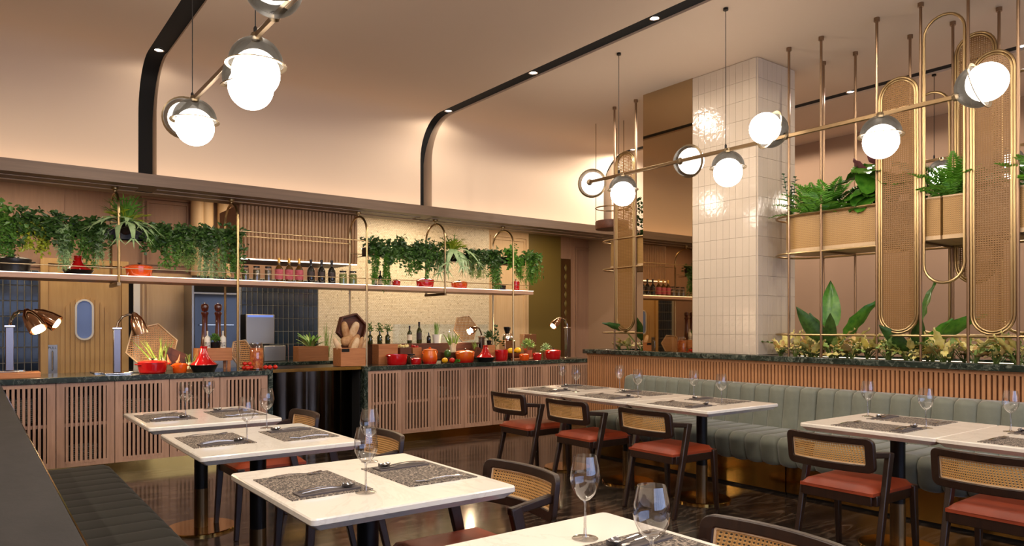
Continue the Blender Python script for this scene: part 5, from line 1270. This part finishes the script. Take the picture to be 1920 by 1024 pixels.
def heart_leaf(name, l, w_, mat):
    m = MB(); n = 8
    vs = []
    for i in range(n+1):
        f = i/n; wd = w_*.5*(math.sin(PI*f**.7))**.8 if 0 < f < 1 else 0
        for s in (-1, -.5, 0, .5, 1): vs.append((l*f, s*wd, -.16*l*f*f+.05*l*abs(s)+.01*math.sin(f*20)*abs(s)))
    m.add(vs, [(5*i+j, 5*i+j+1, 5*i+j+6, 5*i+j+5) for i in range(n) for j in range(4)])
    return m.mesh(name, mat, smooth=True, ang=180, fix=False)
HL = heart_leaf('leaf', .25, .21, M['leaf_broad']); HLP = heart_leaf('leaf', .21, .13, M['leaf_purple']); HLD = heart_leaf('leaf', .28, .23, M['leaf_dark'])
def leafy(name, label, cat, loc, specs, group=None, stem='stem', sr=.004):
    """specs: (mesh, az, stem length, stem elevation, leaf pitch, scale)"""
    t = thing(name, label, cat, loc, 0, group)
    sm = MB()
    for me, az, sl, el, pitch, s, *rl in specs:
        e = Vector((math.cos(az)*math.cos(el), math.sin(az)*math.cos(el), math.sin(el)))*sl
        sm.tube([(0, 0, 0), tuple(e*.5+Vector((0, 0, .02*sl))), tuple(e)], sr, 5)
        link('leaf', me, t, e, (rl[0] if rl else R.uniform(-.3, .3), -pitch, az), (s, s, s))
    part('stems', sm, M[stem], t)
    return t
q = random.Random(11)
leafy('philodendron', 'broad leaved green plant with dark purple leaves left of the first oval panel', 'plant', (6.08, 3.02, 2.27),
      [(HL, q.uniform(.6, 1.8)*PI, q.uniform(.2, .42), q.uniform(.9, 1.5), q.uniform(-1.0, -.1), q.uniform(.75, 1.1)) for k in range(22)] +
      [(HLD, PI*1.45, .44, 1.2, -.5, 1.1), (HLD, PI*1.3, .36, 1.1, -.8, 1.0), (HLD, PI*.75, .36, 1.15, -.3, .9)] + [(HLP, PI*1.16, .42, 1.45, 1.25, 1.0), (HLP, PI*.85, .34, 1.25, 1.1, .85), (HLP, PI*1.2, .30, 1.3, .9, .7)])
bs_ = thing('climbing_plant', 'dark climbing foliage above the far planter left of the mirror', 'plant', (6.12, 5.55, 2.27), 0)
m = MB(); q = random.Random(4)
for k in range(420): leaf_quad(m, Vector((q.uniform(-.2, .2), q.uniform(-.16, .2), q.uniform(0, .52))), rv(q), rv(q)+Vector((-1, 0, 0)), .05, .035)
part('foliage', m, M['leaf_dark'], bs_, smooth=False, fix=False); part('stems', MB().tube([(0, 0, 0), (.02, .02, .3), (0, 0, .5)], .006, 5), M['stem'], bs_)

# ---- planter bed on the ledge
BL = heart_leaf('leaf', .46, .17, M['leaf_broad']); BLD = heart_leaf('leaf', .40, .13, M['leaf_dark'])
leafy('bird_of_paradise', 'large leaved green plant in planter bed right of the white pillar', 'plant', (6.05, 3.40, 1.057),
      [(BL, PI*.16, .24, 1.5, 1.50, 1.0, 0), (BLD, PI*.795, .16, 1.1, .95, 1.0, 1.2), (BL, PI*1.795, .22, .95, .95, .95, -1.1), (BLD, PI*.7, .1, 1.3, 1.2, .85, .9), (BLD, PI*1.16, .12, 1.3, 1.2, .8, 0)], 'large leaved bed plants', sr=.008)
leafy('bird_of_paradise', 'large leaved green plant in planter bed below the first oval panel', 'plant', (6.02, 2.66, 1.057),
      [(BLD, PI*.795, .1, .9, .75, .85, 1.1), (BL, PI*1.795, .20, .95, .55, 1.0, -1.0), (BL, PI*1.9, .30, 1.4, 1.35, .8, -.4), (BLD, PI*1.16, .1, 1.2, 1.2, .8, 0), (BL, PI*1.7, .1, 1.1, 1.0, .7, -.9)], 'large leaved bed plants', sr=.008)
leafy('bird_of_paradise', 'large leaved dark plant in planter bed under the far oval panel', 'plant', (6.05, 5.62, 1.057),
      [(BLD, PI*.795, .30, .9, .4, .7, .9), (BLD, PI*1.795, .12, 1.2, 1.1, .9, -1), (BLD, PI*1.795, .12, .9, .8, .8, -1), (BLD, PI*1.16, .12, 1.2, 1.1, .8, 0)], 'large leaved bed plants', sr=.008)
GLF = [heart_leaf('leaf', .17, .06, M['leaf_gold']), heart_leaf('leaf', .16, .055, M['leaf_gold']), heart_leaf('leaf', .15, .055, M['leaf_rose']), heart_leaf('leaf', .15, .055, M['leaf_light'])]
q = random.Random(21)
ys = [3.78-.155*k for k in range(14)]
ORD = ['first', 'second', 'third', 'fourth', 'fifth', 'sixth', 'seventh', 'eighth', 'ninth', 'tenth', 'eleventh', 'twelfth', 'thirteenth', 'fourteenth']
for k, y in enumerate(ys):
    for row, xr in ((0, 5.93), (1, 6.25)):
        leafy('croton', 'yellow green croton in %s row of planter bed, %s from the pillar' % (('front', 'rear')[row], ORD[k]), 'plant', (xr+q.uniform(-.04, .04), y+q.uniform(-.03, .03), 1.05),
              [(q.choice(GLF), q.uniform(0, 2*PI), q.uniform(.05, .15), q.uniform(.8, 1.5), q.uniform(-.2, 1.2), q.uniform(.75, 1.2)) for j in range(12)], 'yellow crotons in the planter bed', sr=.0035)
for k, y in enumerate((5.9, 5.75, 5.46)):
    leafy('croton', 'yellow green croton under the far oval panel, %s from the ledge end' % ORD[k], 'plant', (5.95, y, 1.05),
          [(q.choice(GLF), q.uniform(0, 2*PI), q.uniform(.04, .12), q.uniform(.8, 1.5), q.uniform(-.3, .9), q.uniform(.7, 1.05)) for j in range(8)], 'yellow crotons in the planter bed', sr=.0035)
# round tier rack hung beyond the far panel
t = thing('round_tier_rack', 'dark round hanging tier with brass ring left of the far oval panel', 'rack', (6.30, 6.35, 2.53))
c = at_y(1152, 412, 6.35)
part('tier_disc', MB().lathe([(0, 0), (.20, 0), (.205, .01), (.205, .09), (.2, .1), (0, .1)], 32), M['wood_dark'], t)
part('ring', MB().tube([(.2*math.cos(a), .2*math.sin(a), .26) for a in [2*PI*k/28 for k in range(28)]], .008, 6, closed=True), M['brass_dark'], t)
for k in range(3): part('rod', MB().tube([(.2*math.cos(k*2.1+.5), .2*math.sin(k*2.1+.5), .1), (.2*math.cos(k*2.1+.5), .2*math.sin(k*2.1+.5), ZC-2.535)], .004, 5), M['brass_dark'], t)
